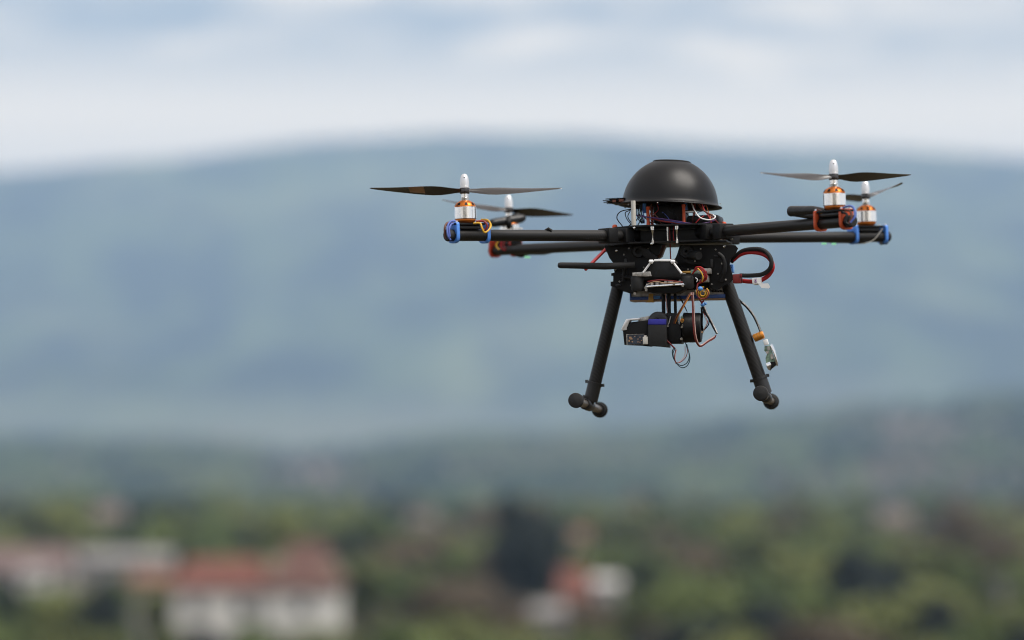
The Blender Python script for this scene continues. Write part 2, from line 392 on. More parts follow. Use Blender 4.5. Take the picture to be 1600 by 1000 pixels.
# ------------------------------------------------------------------ buildings
M['wall_white'] = mat('white_render', (0.68, 0.66, 0.61), 0.9, var=0.1, vscale=0.6, bump=0.2, bscale=8, bdist=0.02)
M['wall_dim'] = mat('light_render', (0.52, 0.50, 0.48), 0.9, var=0.12, vscale=0.6)
M['wall_dark'] = mat('grey_render', (0.24, 0.22, 0.20), 0.9, var=0.12, vscale=0.6)
M['wall_pale'] = mat('pale_render', (0.29, 0.27, 0.25), 0.9, var=0.12, vscale=0.6)
M['wall_cream'] = mat('cream_render', (0.50, 0.42, 0.32), 0.9, var=0.12, vscale=0.6)
M['glass'] = mat('window_glass', (0.03, 0.04, 0.05), 0.08)
M['frame'] = mat('window_frame', (0.55, 0.53, 0.5), 0.6)
M['wood'] = mat('door_wood', (0.12, 0.06, 0.03), 0.6, var=0.2, vscale=4)
def tile_mat(name, c):
    m = mat(name, c, 0.8, var=0.22, vscale=1.2); t = m.node_tree
    wv = N(t, 'ShaderNodeTexWave', wave_type='BANDS', bands_direction='X', in_Scale=1.6, in_Distortion=0.3)
    tcn = N(t, 'ShaderNodeTexCoord'); t.links.new(tcn.outputs['Object'], wv.inputs['Vector'])
    bp = N(t, 'ShaderNodeBump', in_Strength=0.6, in_Distance=0.06); t.links.new(wv.outputs['Fac'], bp.inputs['Height']); t.links.new(bp.outputs[0], t.nodes['Principled BSDF'].inputs['Normal'])
    return m
M['tile_red'] = tile_mat('red_roof_tile', (0.15, 0.050, 0.032))
M['tile_dull'] = tile_mat('dull_red_roof_tile', (0.11, 0.050, 0.036))
M['tile_pink'] = tile_mat('faded_roof_tile', (0.165, 0.110, 0.100))
M['tile_grey'] = tile_mat('pale_roof_sheet', (0.25, 0.235, 0.225))
M['tile_brown'] = tile_mat('brown_roof_tile', (0.20, 0.10, 0.06))

def house(name, u0, u1, vr, ve, y, depth, wall, roof, label, cat='house', group=None, vbase=None, windows=3, chimney=None, hip=0.0, rz=0.0, detail=True, gable_front=False):
    """Eaves at pixel row ve, ridge at vr, facade spans u0..u1 at distance y."""
    a, b = G(u0, ve, y), G(u1, ve, y); W = b.x - a.x; cx = (a.x + b.x) / 2
    gz = min(ground_z(cx, y), ground_z(cx, y + depth)) - 0.3
    ridge_z = G(u0, vr, y + depth / 2).z; eave_z = a.z; h = max(eave_z - gz, 2.2); gz = eave_z - h; rh = max(ridge_z - eave_z, 0.5)
    o = empty(name, (cx, y, gz), label, cat, group); o.rotation_euler = (0, 0, rz)
    w2 = W / 2
    mb = MB().box((-w2, 0, 0), (w2, depth, h))
    if gable_front: mb.prism([(-w2, 0, h), (w2, 0, h), (0, 0, h + rh * .97)], [(-w2, depth, h), (w2, depth, h), (0, depth, h + rh * .97)])
    elif hip < 0.5:
        k = hip * W
        mb.prism([(-w2 + k, 0.02, h), (-w2 + k, depth - .02, h), (-w2 + k, depth / 2, h + rh * .95)], [(w2 - k, 0.02, h), (w2 - k, depth - .02, h), (w2 - k, depth / 2, h + rh * .95)])
    mb.build('wall', wall, o, smooth=False)
    e = 0.3; t = 0.18; r = MB()
    def slab(pts):
        up = [Vector(p) + Vector((0, 0, t)) for p in pts]; r.prism([Vector(p) for p in pts], up)
    es = rh * e / (depth / 2) if not gable_front else rh * e / w2
    if gable_front:
        slab([(-w2 - e, -e, h - es), (0, -e, h + rh), (0, depth + e, h + rh), (-w2 - e, depth + e, h - es)])
        slab([(w2 + e, -e, h - es), (0, -e, h + rh), (0, depth + e, h + rh), (w2 + e, depth + e, h - es)])
    else:
        k = hip * W
        slab([(-w2 - e, -e, h - es), (w2 + e, -e, h - es), (w2 + e - k, depth / 2, h + rh), (-w2 - e + k, depth / 2, h + rh)])
        slab([(-w2 - e, depth + e, h - es), (w2 + e, depth + e, h - es), (w2 + e - k, depth / 2, h + rh), (-w2 - e + k, depth / 2, h + rh)])
        if hip:
            slab([(-w2 - e, -e, h - es), (-w2 - e, depth + e, h - es), (-w2 - e + k, depth / 2, h + rh)])
            slab([(w2 + e, -e, h - es), (w2 + e, depth + e, h - es), (w2 + e - k, depth / 2, h + rh)])
    ro = r.build('roof', roof, o, smooth=False)
    if chimney:
        for (fx, ww, hh) in chimney:
            x = -w2 + fx * W
            c = MB().box((x - ww / 2, depth * .22, h + rh * .2), (x + ww / 2, depth * .22 + ww, h + rh + hh)).box((x - ww / 2 - .1, depth * .22 - .1, h + rh + hh), (x + ww / 2 + .1, depth * .22 + ww + .1, h + rh + hh + .15))
            c.build('chimney', M['wall_cream'], ro, smooth=False)
    if detail:
        wh = min(1.0, h * .3)
        for i in range(windows):
            x = -w2 + W * (i + .5) / windows; z0 = h - wh - 0.75
            f = MB().box((x - .5, -.06, z0 - .08), (x + .5, .02, z0 + wh + .08)).build('window', M['frame'], o, smooth=False)
            MB().box((x - .42, -.075, z0), (x - .03, -.055, z0 + wh)).box((x + .03, -.075, z0), (x + .42, -.055, z0 + wh)).build('pane', M['glass'], f, smooth=False)
        MB().box((w2 * .55 - .5, -.05, 0), (w2 * .55 + .5, .01, min(2.1, h * .5))).build('door', M['wood'], o, smooth=False)
    return o

house('red_roofed_house', 270, 415, 876, 919, 208, 9.0, M['wall_white'], M['tile_red'],
      'long white house with a bright red tiled roof, low wing left of the chimney', windows=2, hip=0.16)
house('red_roofed_house', 418, 524, 852, 919, 206, 10.0, M['wall_white'], M['tile_dull'],
      'taller white house end with steep dark red roof right of the low wing', windows=1, hip=0.3, chimney=[(.10, 1.0, -1.0), (.88, 1.0, -1.2)])
house('long_building', 108, 262, 862, 878, 285, 9.0, M['wall_pale'], M['tile_grey'],
      'long low pale building with a flat grey roof at left', cat='building', windows=6)
house('pink_roofed_house', -40, 100, 858, 890, 275, 9.0, M['wall_pale'], M['tile_pink'],
      'house with faded pink roof at the left edge of the picture', windows=4)
house('white_shed', 34, 66, 893, 901, 235, 4.0, M['wall_white'], M['tile_grey'],
      'small white shed in front of the faded pink roof at left', cat='shed', windows=1)
house('brown_roofed_hut', 206, 262, 893, 912, 240, 4.5, M['wall_pale'], M['tile_brown'],
      'small hut with brown tiled roof between the pale building and white house', cat='hut', windows=1)
house('red_roofed_house', 874, 922, 889, 932, 262, 7.0, M['wall_cream'], M['tile_red'],
      'small house with red roof right of the tall dark tree', windows=2, hip=0.2)
house('white_annex', 932, 966, 904, 915, 256, 5.0, M['wall_dim'], M['wall_dim'],
      'small bright white annex against the red roofed house by the dark tree', cat='annex', windows=1)
house('pale_outbuilding', 836, 878, 953, 962, 190, 5.0, M['wall_dark'], M['tile_grey'],
      'low pale outbuilding near the bottom edge below the tall dark tree', cat='outbuilding', windows=2)
house('orange_roofed_cottage', 894, 918, 828, 843, 420, 8.0, M['wall_dark'], M['tile_brown'],
      'brownish orange cottage among trees above the small red roofed house', windows=2)
house('pink_roofed_house', 1380, 1428, 797, 811, 640, 12.0, M['wall_cream'], M['tile_pink'],
      'distant house with dusty pink roof above the trees at right', windows=4)
house('pale_distant_house', 640, 680, 804, 814, 620, 10.0, M['wall_pale'], M['tile_pink'],
      'distant pale house behind the green trees right of the red roof', windows=3)
house('pale_distant_house', 148, 186, 790, 806, 560, 8.0, M['wall_cream'], M['tile_pink'],
      'distant pinkish house between dark trees at far left', windows=2)
house('grey_roofed_house', 1562, 1640, 898, 915, 250, 7.0, M['wall_pale'], M['tile_grey'],
      'pale grey roofed house at the right edge', windows=2)
hill = [(455, 728, 16), (478, 742, 22), (500, 736, 20), (520, 748, 20), (500, 752, 18), (462, 744, 16), (1408, 668, 22), (1432, 660, 24), (1455, 672, 18), (1340, 680, 18), (385, 700, 20), (350, 690, 16), (1240, 716, 18), (700, 735, 16), (1560, 700, 20), (100, 730, 18)]
def hill_y(u, v):
    """Distance at which the sight line through (u, v) meets the low hill."""
    y = 1160.0
    while y < 2700:
        g = G(u, v, y)
        if ground_z(g.x, y) >= g.z: break
        y += 10
    return y
for i, (u, v, wpx) in enumerate(hill):
    y = hill_y(u, v); side = 'left' if u < 800 else 'right'
    wd = wpx / 1.0
    house('hillside_house', u - wd * .8, u + wd * .8, v - 10, v - 4, y - 6, 11, M['wall_white'] if i % 2 else M['wall_cream'], M['tile_pink'],
          'hazy pink roofed house on the low hill in the %s half of the picture' % side, group='hillside houses at %s' % side, detail=False)

# ------------------------------------------------------------------ trees placed by eye
special = [
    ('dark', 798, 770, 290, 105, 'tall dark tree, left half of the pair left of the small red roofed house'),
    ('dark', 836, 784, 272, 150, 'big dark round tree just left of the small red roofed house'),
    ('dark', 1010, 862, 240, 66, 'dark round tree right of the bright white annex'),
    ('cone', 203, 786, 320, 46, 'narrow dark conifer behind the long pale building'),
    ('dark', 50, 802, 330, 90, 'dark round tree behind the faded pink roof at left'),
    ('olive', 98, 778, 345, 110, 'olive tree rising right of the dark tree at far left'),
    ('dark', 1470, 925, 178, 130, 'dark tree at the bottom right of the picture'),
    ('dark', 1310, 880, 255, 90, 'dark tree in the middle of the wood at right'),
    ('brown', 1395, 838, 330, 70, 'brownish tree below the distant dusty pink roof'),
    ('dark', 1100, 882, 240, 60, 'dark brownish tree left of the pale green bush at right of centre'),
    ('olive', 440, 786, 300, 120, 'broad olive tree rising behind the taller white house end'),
    ('green2', 262, 790, 315, 110, 'green tree behind the right end of the long pale building'),
    ('green', 590, 792, 330, 125, 'bright green tree just right of the dark red roof'),
    ('green', 340, 790, 330, 150, 'wide green tree behind the low red roofed wing'),
    ('olive', 1150, 792, 360, 130, 'yellowish olive tree at the top of the wood right of centre'),
    ('olive2', 1290, 802, 350, 120, 'broad olive tree left of the distant dusty pink roof'),
    ('brown', 1510, 786, 330, 100, 'tall brownish tree near the right edge'),
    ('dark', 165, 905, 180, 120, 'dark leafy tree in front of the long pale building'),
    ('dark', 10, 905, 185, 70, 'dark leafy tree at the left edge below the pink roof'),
    ('green', 385, 965, 150, 120, 'round green bush in front of the white wall of the low wing'),
    ('green2', 620, 955, 150, 130, 'bright green bush at the bottom edge right of the white house'),
]
for k, u, vt, y, wpx, lab in special: tree_at(k, u, vt, y, wpx, lab)
protect = [(255, 552, 835, 975, 212), (-50, 275, 856, 900, 290), (862, 980, 876, 932, 265), (832, 882, 948, 974, 195), (770, 880, 790, 900, 270), (1365, 1445, 785, 815, 640), (632, 700, 795, 815, 620), (148, 186, 788, 806, 560), (885, 955, 822, 842, 420), (1560, 1640, 893, 930, 250)]
rt = random.Random(21)
kindname = {'olive': 'olive green', 'olive2': 'olive green', 'green': 'fresh green', 'green2': 'fresh green', 'brown': 'brownish', 'dark': 'dark green', 'cone': 'dark pointed'}
for y, step, hmin, hmax in [(150, 125, 5.2, 7.0), (178, 110, 5.5, 7.5), (212, 95, 6, 8), (250, 85, 6.5, 8.5), (295, 76, 7, 9), (350, 68, 7.5, 9.5), (430, 62, 8, 10), (540, 56, 9, 11), (690, 50, 10, 12.5)]:
    u = -60 + rt.uniform(0, step)
    while u < 1660:
        h = rt.uniform(hmin, hmax); yy = y * rt.uniform(.95, 1.05)
        x = (u - 800) / FPX * yy; gz = ground_z(x, yy); rpx = 3.2 * h / 8 * FPX / yy
        d = Vector((x, yy, gz + h - CAM_Z)); dd = CAMROT.inverted() @ d; vt = 500 - FPX * dd.z / dd.y
        ok = True
        for (a, b, c, e, yh) in protect:
            if yy < yh and u + rpx > a and u - rpx < b and vt < e:
                if vt < c or True:
                    # lower the tree until it clears the house, or leave it out
                    h2 = G(u, e, yy).z - gz
                    if h2 > 2.6 and e < 985: h = min(h, h2); vt = e
                    else: ok = False
        if ok:
            if u < 620: ks = ['green', 'olive', 'green', 'green2', 'olive2', 'dark']; reg = 'in the wood around the big red roofed house'
            elif u < 1000: ks = ['green', 'olive', 'green2', 'olive2', 'brown', 'green']; reg = 'in the wood around the small red roofed house'
            else: ks = ['olive', 'green', 'olive2', 'green2', 'olive', 'brown', 'olive2', 'green', 'green2', 'dark']; reg = 'in the wood filling the lower right'
            k = rt.choice(ks)
            plant(k, (x, yy, gz - .1), h, rt.uniform(.95, 1.35), '%s broadleaf tree %s' % (kindname[k], reg), '%s trees %s' % (kindname[k], reg))
        u += step * rt.uniform(.7, 1.3)
for key in protos:
    p, used = protos[key]
    if not used[0]:
        for c in list(p.children): bpy.data.objects.remove(c)
        bpy.data.objects.remove(p)

# far wood on the low hill: one mass of crowns
fm = MB(); rf = random.Random(3)
for i in range(9000):
    y = rf.uniform(820, 2800) ; x = rf.uniform(-.24, .24) * y
    n = noise.noise((x / 120, y / 120, 7.7))
    if n < -0.15 and rf.random() < .45: continue
    if any(abs(x - (u - 800) / FPX * y) < 20 and y < 2500 for u, v, _ in hill[:9]) and rf.random() < .8: continue
    z = ground_z(x, y); r = rf.uniform(3, 6); hh = rf.uniform(5, 10); a0 = rf.uniform(0, 1)
    ring = []
    vs = []
    for (fr, fz) in ((.75, .1), (1, .45), (.7, .8)):
        for k in range(6):
            a = a0 + k * PI / 3; q = r * fr * rf.uniform(.75, 1.2); vs.append((x + math.cos(a) * q, y + math.sin(a) * q, z - 1 + hh * fz * rf.uniform(.9, 1.1)))
    vs.append((x, y, z - 1 + hh))
    fs = [(j * 6 + k, j * 6 + (k + 1) % 6, (j + 1) * 6 + (k + 1) % 6, (j + 1) * 6 + k) for j in range(2) for k in range(6)] + [(12 + k, 12 + (k + 1) % 6, 18) for k in range(6)]
    fm.add(vs, fs)
def wood_mat():
    m = terrain_mat('far_wood_foliage', (0.016, 0.032, 0.026), (0.090, 0.120, 0.050), (0.13, 0.12, 0.070), 0.030, 0.014, stretch=(1.0, 0.25, 1.0)); return m
fo = fm.build('far_wood', wood_mat()); fo['kind'] = 'stuff'

# ==================================================================  DRONE
drone = empty('drone', (0, 0, 0), 'black four-rotor camera drone with half-dome cover hovering in mid air', 'drone')
drone.matrix_world = Matrix.Translation(DO) @ DR.to_4x4()
def px(n, y=0.0): return n * (4.73 + y) / FPX
def pbox(mb, u0, u1, v0, v1, y0, y1, mi=0):
    a = P(u0, v1, y0); b = P(u1, v0, y0)
    return mb.box((a.x, y0, a.z), (b.x, y1, b.z), mi=mi)
def ppoly(mb, pts, y0, y1, mi=0):
    f = [P(u, v, y0) for u, v in pts]
    return mb.prism(f, [Vector((p.x, y1, p.z)) for p in f], mi)
def wire(name, pts, rpx, m, parent=None, y=0.0, n=8, seg=8):
    q = [P(p[0], p[1], p[2] if len(p) > 2 else y) for p in pts]
    return MB().tube(spline(q, seg), px(rpx), n).build(name, M[m], parent or drone, angle=60)

# ---- dome
dax = (Matrix.Rotation(R(3.6), 3, 'Y') @ Matrix.Rotation(R(-2.2), 3, 'X')) @ Z
dc = P(1047, 322.5, 0)
r = px(75); prof = []
for i in range(25):
    a = i / 24 * math.acos(29 / 75); prof.append((r * math.cos(a), r * math.sin(a)))
top = prof[-1][1]
outer = [(px(81.3), -px(.4)), (px(81.6), px(.4)), (px(81), px(1.3)), (px(78), px(2.2)), (px(75.6), px(4.5))] + [(a, b) for a, b in prof if b > px(5)]
inner = [(px(27.5), top - px(2.2))] + [(a * .972, b * .965) for a, b in prof[::-1] if b > px(4) and b < top - px(3)] + [(px(73), px(2)), (px(76), -px(.2)), (px(81.3), -px(.4))]
dome = MB().lathe(outer, dc, dax, 72).build('dome', M['dome'], drone, angle=50)
MB().lathe(inner, dc, dax, 72).build('dome_lining', M['dome_in'], dome)
MB().lathe([(px(.1), top + px(1.6)), (px(28.4), top + px(1.6)), (px(29.6), top + px(1.0)), (px(29.6), top - px(.6)), (px(24), top - px(.8)), (px(.1), top - px(.8))], dc, dax, 48).build('dome_cap', M['rubber'], dome)
for a in (-1.7, -1.2, -2.4, 0.2, 1.4, 2.8):
    b = MB().lathe([(px(.1), px(1.6)), (px(1.2), px(1.5)), (px(1.5), px(.2))], dc + Vector((math.cos(a) * px(79), math.sin(a) * px(79), 0)) + dax * px(1.2), dax, 10)
    b.build('screw', M['steel'], dome)

# ---- plates
def oct_plate(v, hw, hd, th, cut, cx=1049):
    c = P(cx, v, 0); z0 = c.z - th / 2
    pts = [(-hw + cut, -hd), (hw - cut, -hd), (hw, -hd + cut), (hw, hd - cut), (hw - cut, hd), (-hw + cut, hd), (-hw, hd - cut), (-hw, -hd + cut)]
    return MB().prism([Vector((c.x + a, b, z0)) for a, b in pts], [Vector((c.x + a, b, z0 + th)) for a, b in pts])
oct_plate(355.5, .083, .075, .0028, .034).build('top_plate', M['plate'], drone, bevel=.0004, smooth=False)
oct_plate(381.5, .088, .080, .0026, .034).build('bottom_plate', M['plate'], drone, bevel=.0004, smooth=False)
# core between the plates
cb = MB(); pbox(cb, 1000, 1098, 357, 380, -.048, .048); cb.build('power_board_box', M['black'], drone, bevel=.002)

# ---- arms
arms = {
    'A': dict(o=(700, 367.5, -.300), i=(1000, 368.5, -.035), m=(728, -.275), top=1, clamp='blue', c=[(709, -.293), (757, -.249)]),
    'C': dict(o=(1331, 345.3, -.297), i=(1090, 364.5, -.040), m=(1305.5, -.272), top=1, clamp='orange', c=[(1283, -.250), (1323, -.288)]),
    'D': dict(o=(1386, 369.8, .298), i=(1090, 371.5, .040), m=(1354.5, .270), top=1, clamp='blue', c=[(1333, .252), (1379, .292)]),
    'B': dict(o=(770, 391.5, .298), i=(1000, 380.5, .040), m=(796, .275), top=1, clamp='red_clamp', c=[(773, .2935), (805, .268)]),
}
def frame_at(p, d):
    d = Vector(d).normalized(); s = d.cross(Z).normalized(); up = s.cross(d)
    m_ = Matrix((d, s, up)).transposed().to_4x4(); m_.translation = p; return m_
def clamp_mesh(p, d, hw=.0117, zt=.018, zb=-.0117, t=.0052, rt_=.0088):
    m_ = frame_at(p, d); mb = MB(); n = 20; outp = []
    for k in range(n + 1):
        a = PI + PI * k / n; outp.append((math.copysign(abs(math.cos(a)) ** .6, math.cos(a)) * hw, -abs(math.sin(a)) ** .8 * abs(zb)))
    outp += [(hw, zt - .002), (hw - .002, zt), (-hw + .002, zt), (-hw, zt - .002)]
    inp = []
    for (a, b) in outp:
        an = math.atan2(b, a); inp.append((math.cos(an) * rt_, math.sin(an) * rt_))
    k = len(outp)
    vs = [m_ @ Vector((s * t / 2, a, b)) for s in (-1, 1) for a, b in outp] + [m_ @ Vector((s * t / 2, a, b)) for s in (-1, 1) for a, b in inp]
    fs = []
    for i in range(k):
        j = (i + 1) % k
        fs += [(i, j, k + j, k + i), (2 * k + i, 3 * k + i, 3 * k + j, 2 * k + j), (i, 2 * k + i, 2 * k + j, j), (k + i, k + j, 3 * k + j, 3 * k + i)]
    mb.add(vs, fs); return mb
BLH = [(0.0, 0.0)]
def blade(parent, H, T, up, sense, label_patch=False, droop=0.0):
    Lr = (T - H).length; rv = (T - H).normalized(); side = up.cross(rv).normalized() * sense; n = side.cross(rv).normalized()
    if n.dot(up) < 0: n = -n
    st = [(0.03, .0100, 30), (.07, .0105, 32), (.12, .0125, 34), (.18, .0170, 33), (.25, .0225, 30), (.33, .0262, 27), (.42, .0270, 24), (.5, .0262, 21.5), (.58, .0245, 19.5), (.68, .0215, 17), (.78, .0178, 15), (.87, .0140, 13), (.94, .0100, 12), (.98, .0062, 11), (1.0, .0020, 10)]
    mb = MB(); vs = []; K = 7
    for s, c, be in st:
        b = R(be); cdv = side * math.cos(b) + n * math.sin(b); nn = n * math.cos(b) - side * math.sin(b)
        o = H + rv * (Lr * s) + up * (0.006 * (s * s - s)) * 1.0 + side * (0.004 * math.sin(s * PI))
        th = .0026 * (1 - .6 * s)
        for k in range(K):     # upper
            t = k / (K - 1) - .5; vs.append(o + cdv * c * t + nn * (th * (1 - (2 * t) ** 2) + c * .05 * (1 - (2 * t) ** 2)))
        for k in range(K - 2, 0, -1):
            t = k / (K - 1) - .5; vs.append(o + cdv * c * t + nn * (-th * .25 * (1 - (2 * t) ** 2) + c * .045 * (1 - (2 * t) ** 2)))
    m_ = 2 * K - 2; fs = []; mi = []
    for j in range(len(st) - 1):
        for k in range(m_):
            fs.append((j * m_ + k, j * m_ + (k + 1) % m_, (j + 1) * m_ + (k + 1) % m_, (j + 1) * m_ + k))
            mi.append(1 if (label_patch and 6 <= j <= 7 and K - 1 <= k < 2 * K - 3) else 0)
    b0 = len(mb.v); mb.v += [tuple(p) for p in vs]; mb.f += fs + [tuple(range(m_)), tuple(range((len(st) - 1) * m_, len(st) * m_))]; mb.m += mi + [0, 0]
    o = mb.build('blade', [M['blade'], M['tan']], parent, angle=50)
    return o
def motor_unit(key, spin, tips, esc):
    a = arms[key]; o, i = P(*a['o']), P(*a['i']); d = (o - i).normalized()
    ar = empty('arm', (0, 0, 0), parent=drone)
    MB().tube([i, o], .0084, 28).build('tube', M['carbon'], ar)
    MB().tube([o - d * .004, o + d * .0015, o + d * .003], [.0087, .0087, .0075], 28).build('end_cap', M['rubber'], ar)
    # point on arm axis under the motor: parameter from depth
    t = (a['m'][1] - i.y) / (o.y - i.y); base = i + (o - i) * t
    base.x = P(a['m'][0], 368, a['m'][1]).x
    for (cu, cy) in a['c']:
        t = (cy - i.y) / (o.y - i.y); p = i + (o - i) * t; p.x = P(cu, 368, cy).x
        cl = clamp_mesh(p, d).build('clamp', M[a['clamp']], ar, bevel=.0004)
        fm_ = frame_at(p, d)
        for s in (-1, 1):
            MB().lathe([(.0001, .0205), (.0018, .0203), (.0022, .018)], fm_ @ Vector((0, s * .008, 0)), Z, 10).build('screw', M['steel'], cl)
    # mounting plates and block
    fm_ = frame_at(base, d)
    MB().box((-.026, -.0125, .0140), (.026, .0125, .0172), fm_).build('mount_plate', M['plate'], ar, bevel=.0006)
    MB().box((-.021, -.0095, .0080), (.021, .0095, .0138), fm_).build('mount_block', M['shrink'], ar, bevel=.002)
    # motor
    mo = empty('motor', (0, 0, 0), parent=drone)
    b = base
    MB().lathe([(.0001, .0172), (.0112, .0172), (.0128, .0185), (.0150, .0210), (.0150, .0228), (.0001, .0228)], b, Z, 40).build('stator_base', M['gold'], mo)
    MB().lathe([(.0001, .0232), (.0150, .0232), (.0160, .0238), (.0160, .0402), (.0152, .0410), (.0001, .0410)], b, Z, 48).build('bell', M['silver'], mo)
    # slotted orange crown of the bell
    cn = MB(); cn.lathe([(.0156, .0408), (.0150, .0432), (.0126, .0466), (.0092, .0485), (.0072, .0500), (.0001, .0500)], b, Z, 40)
    cn = cn.build('bell_crown', M['gold'], mo)
    sl = MB()
    for k in range(8):
        an = k * PI / 4 + .3; q = b + Vector((math.cos(an) * .0140, math.sin(an) * .0140, .0447)); tg = Vector((-math.sin(an), math.cos(an), 0)); rd = Vector((math.cos(an), math.sin(an), 0))
        sl.add([q - tg * .0026 - Z * .0018 + rd * .0012, q + tg * .0026 - Z * .0018 + rd * .0012, q + tg * .0016 + Z * .0020 - rd * .0012, q - tg * .0016 + Z * .0020 - rd * .0012], [(0, 1, 2, 3)])
    sl.build('vent_slot', M['plate'], cn)
    MB().lathe([(.0001, .0500), (.0060, .0500), (.0062, .0540), (.0056, .0545), (.0056, .0595), (.0068, .0600)], b, Z, 24).build('shaft_adapter', M['silver'], mo)
    pr = empty('propeller', (0, 0, 0), parent=drone)
    MB().lathe([(.0001, .0600), (.0066, .0600), (.0070, .0608), (.0070, .0676), (.0064, .0684), (.0001, .0684)], b, Z, 28).build('hub', M['blade'], pr)
    sp = MB().lathe([(.0072, .0684), (.0072, .0692), (.0062, .0694), (.0062, .0708), (.0066, .0712), (.0066, .0760), (.0062, .0800), (.0054, .0840), (.0042, .0865), (.0026, .0882), (.0001, .0888)], b, Z, 28).build('spinner', M['whitemetal'], pr)
    hd = MB().lathe([(.0001, .0062), (.0009, .0062), (.0009, .0040)], b + Z * .083, Vector((.15, -1, .0)), 10); hd.build('spinner_hole', M['black'], sp)
    H = b + Z * .0642
    for n_, (tu, tv, ty) in enumerate(tips):
        T = P(tu, tv, H.y + ty); dv = T - H
        blade(pr, H, T, Z, spin, label_patch=(key == 'A' and n_ == 0))
    return base, d, ar, mo
PR = .1397
import_base = {}
bA = motor_unit('A', +1, [(578, 294.5, -.005), (878, 294.5, .02)], None)
bC = motor_unit('C', -1, [(1188, 270.5, -.075), (1423, 273.5, .085)], None)
bB = motor_unit('B', -1, [(691, 313, -.090), (895, 336, .095)], None)
bD = motor_unit('D', +1, [(1409, 286, -.120), (1306, 311, .120)], None)
# motor wires and electronic speed controllers
A_, C_, B_, D_ = bA[2], bC[2], bB[2], bD[2]
wire('motor_wire', [(717, 349, -.29), (709, 345, -.295), (702, 348, -.30), (699, 357, -.305), (700, 368, -.308), (704, 375, -.306)], 1.5, 'wblue', A_)
wire('motor_wire', [(716, 352, -.292), (706, 350, -.30), (702, 358, -.306), (703, 370, -.308)], 1.3, 'wblue', A_)
wire('motor_wire', [(714, 350, -.28), (700, 348, -.29), (695, 356, -.30), (696, 370, -.30), (701, 377, -.30)], 1.6, 'brown', A_)
wire('motor_wire', [(740, 349, -.29), (750, 349, -.292), (753, 356, -.294), (757, 363, -.292), (763, 360, -.288), (767, 352, -.28), (762, 344, -.27), (752, 343, -.265)], 1.4, 'yellow', A_)
wire('motor_wire', [(744, 346, -.285), (756, 346, -.285), (761, 353, -.285), (757, 360, -.284), (752, 354, -.28)], 1.6, 'redplug', A_)
wire('motor_wire', [(750, 345, -.27), (764, 347, -.26), (765, 357, -.26)], 1.5, 'owire', A_)
wire('motor_wire', [(1313, 327, -.285), (1325, 322, -.30), (1334, 325, -.308), (1336, 338, -.312), (1329, 348, -.312)], 1.6, 'wblue', C_)
wire('motor_wire', [(1316, 328, -.29), (1328, 330, -.304), (1331, 340, -.31), (1326, 350, -.31)], 1.8, 'brown', C_)
wire('motor_wire', [(1314, 331, -.295), (1323, 335, -.306), (1322, 348, -.31), (1332, 353, -.312)], 2.0, 'plate', C_)
wire('motor_wire', [(1283, 333, -.262), (1300, 335.5, -.275), (1318, 332, -.288)], 1.0, 'yellow', C_)
wire('motor_wire', [(1276, 327, -.255), (1284, 330, -.262), (1290, 336, -.266)], 1.4, 'brown', C_)
wire('earth_wire', [(1379, 357, .262), (1374, 364, .262), (1366, 374, .262), (1354, 379.5, .262), (1335, 381, .262)], .7, 'cream', D_)
wire('motor_wire', [(779, 376, .262), (775, 384, .262), (780, 390, .262)], 1.2, 'yellow', B_)
wire('motor_wire', [(784, 376, .262), (783, 386, .262), (790, 391, .262), (796, 386, .262), (795, 376, .262)], 1.4, 'red', B_)
wire('motor_wire', [(789, 374, .26), (787, 384, .26), (792, 388, .26), (799, 379, .26)], 1.2, 'redplug', B_)
def esc(parent, pts, rs, bands=()):
    q = [P(*p) for p in pts]; sp_ = spline(q, 5); n = len(sp_)
    rr = [px(rs[min(int(k / (n - 1) * (len(rs) - 1)), len(rs) - 2)] * (1 - (k / (n - 1) * (len(rs) - 1)) % 1) + rs[min(int(k / (n - 1) * (len(rs) - 1)) + 1, len(rs) - 1)] * ((k / (n - 1) * (len(rs) - 1)) % 1)) for k in range(n)]
    rr[-1] = px(rs[-1])
    o = MB().tube(sp_, rr, 16).build('speed_controller', M['shrink'], parent, angle=50)
    return o
esc(C_, [(1232, 330, -.21), (1236, 330, -.212), (1255, 329.5, -.228), (1272, 329, -.243), (1290, 331, -.258)], [4.5, 8, 7.5, 6.8, 5])
esc(C_, [(1240, 336, -.215), (1262, 336.5, -.232), (1290, 336, -.262)], [2, 5, 4])
esc(B_, [(767, 350, .25), (770, 348.5, .25), (790, 345.5, .262), (805, 343, .272), (816, 341, .28), (819, 343, .283)], [5.5, 7, 8, 8, 7, 4])
esc(B_, [(796, 340, .28), (808, 338, .285), (818, 340, .29)], [4, 6, 4])
wire('shrink_band', [(794, 341, .262), (795, 348, .255), (795, 355, .262)], 5, 'black', B_)
b_ = MB(); pbox(b_, 790, 813, 355.5, 358.5, .262, .285); b_.build('white_pad', M['white'], B_)
b_ = MB(); ppoly(b_, [(1270, 377), (1287, 380), (1312, 380), (1345, 379.5), (1352, 381), (1340, 383), (1330, 380.5), (1300, 380.5), (1282, 380.5)], .245, .25)
esc(D_, [(1278, 373, .212), (1300, 374.2, .23), (1330, 374.8, .252), (1350, 375, .268)], [5, 6, 5.6, 6.5])
esc(D_, [(1376, 377.5, .29), (1386, 377.5, .296)], [5.5, 4.5])
esc(B_, [(806, 395, .265), (815, 397, .26), (826, 394, .25), (850, 392, .23), (872, 389, .21)], [5.5, 6, 5, 6.5, 5])
for p, q, par in [((1284, 380.6, .215), (1291, 380.8, .218), D_), ((1300, 381, .228), (1306, 381, .232), D_), ((820, 401.5, .25), (828, 402, .246), B_)]:
    MB().tube([P(*p), P(*q)], px(1.6), 8).build('status_light', M['led'], par)
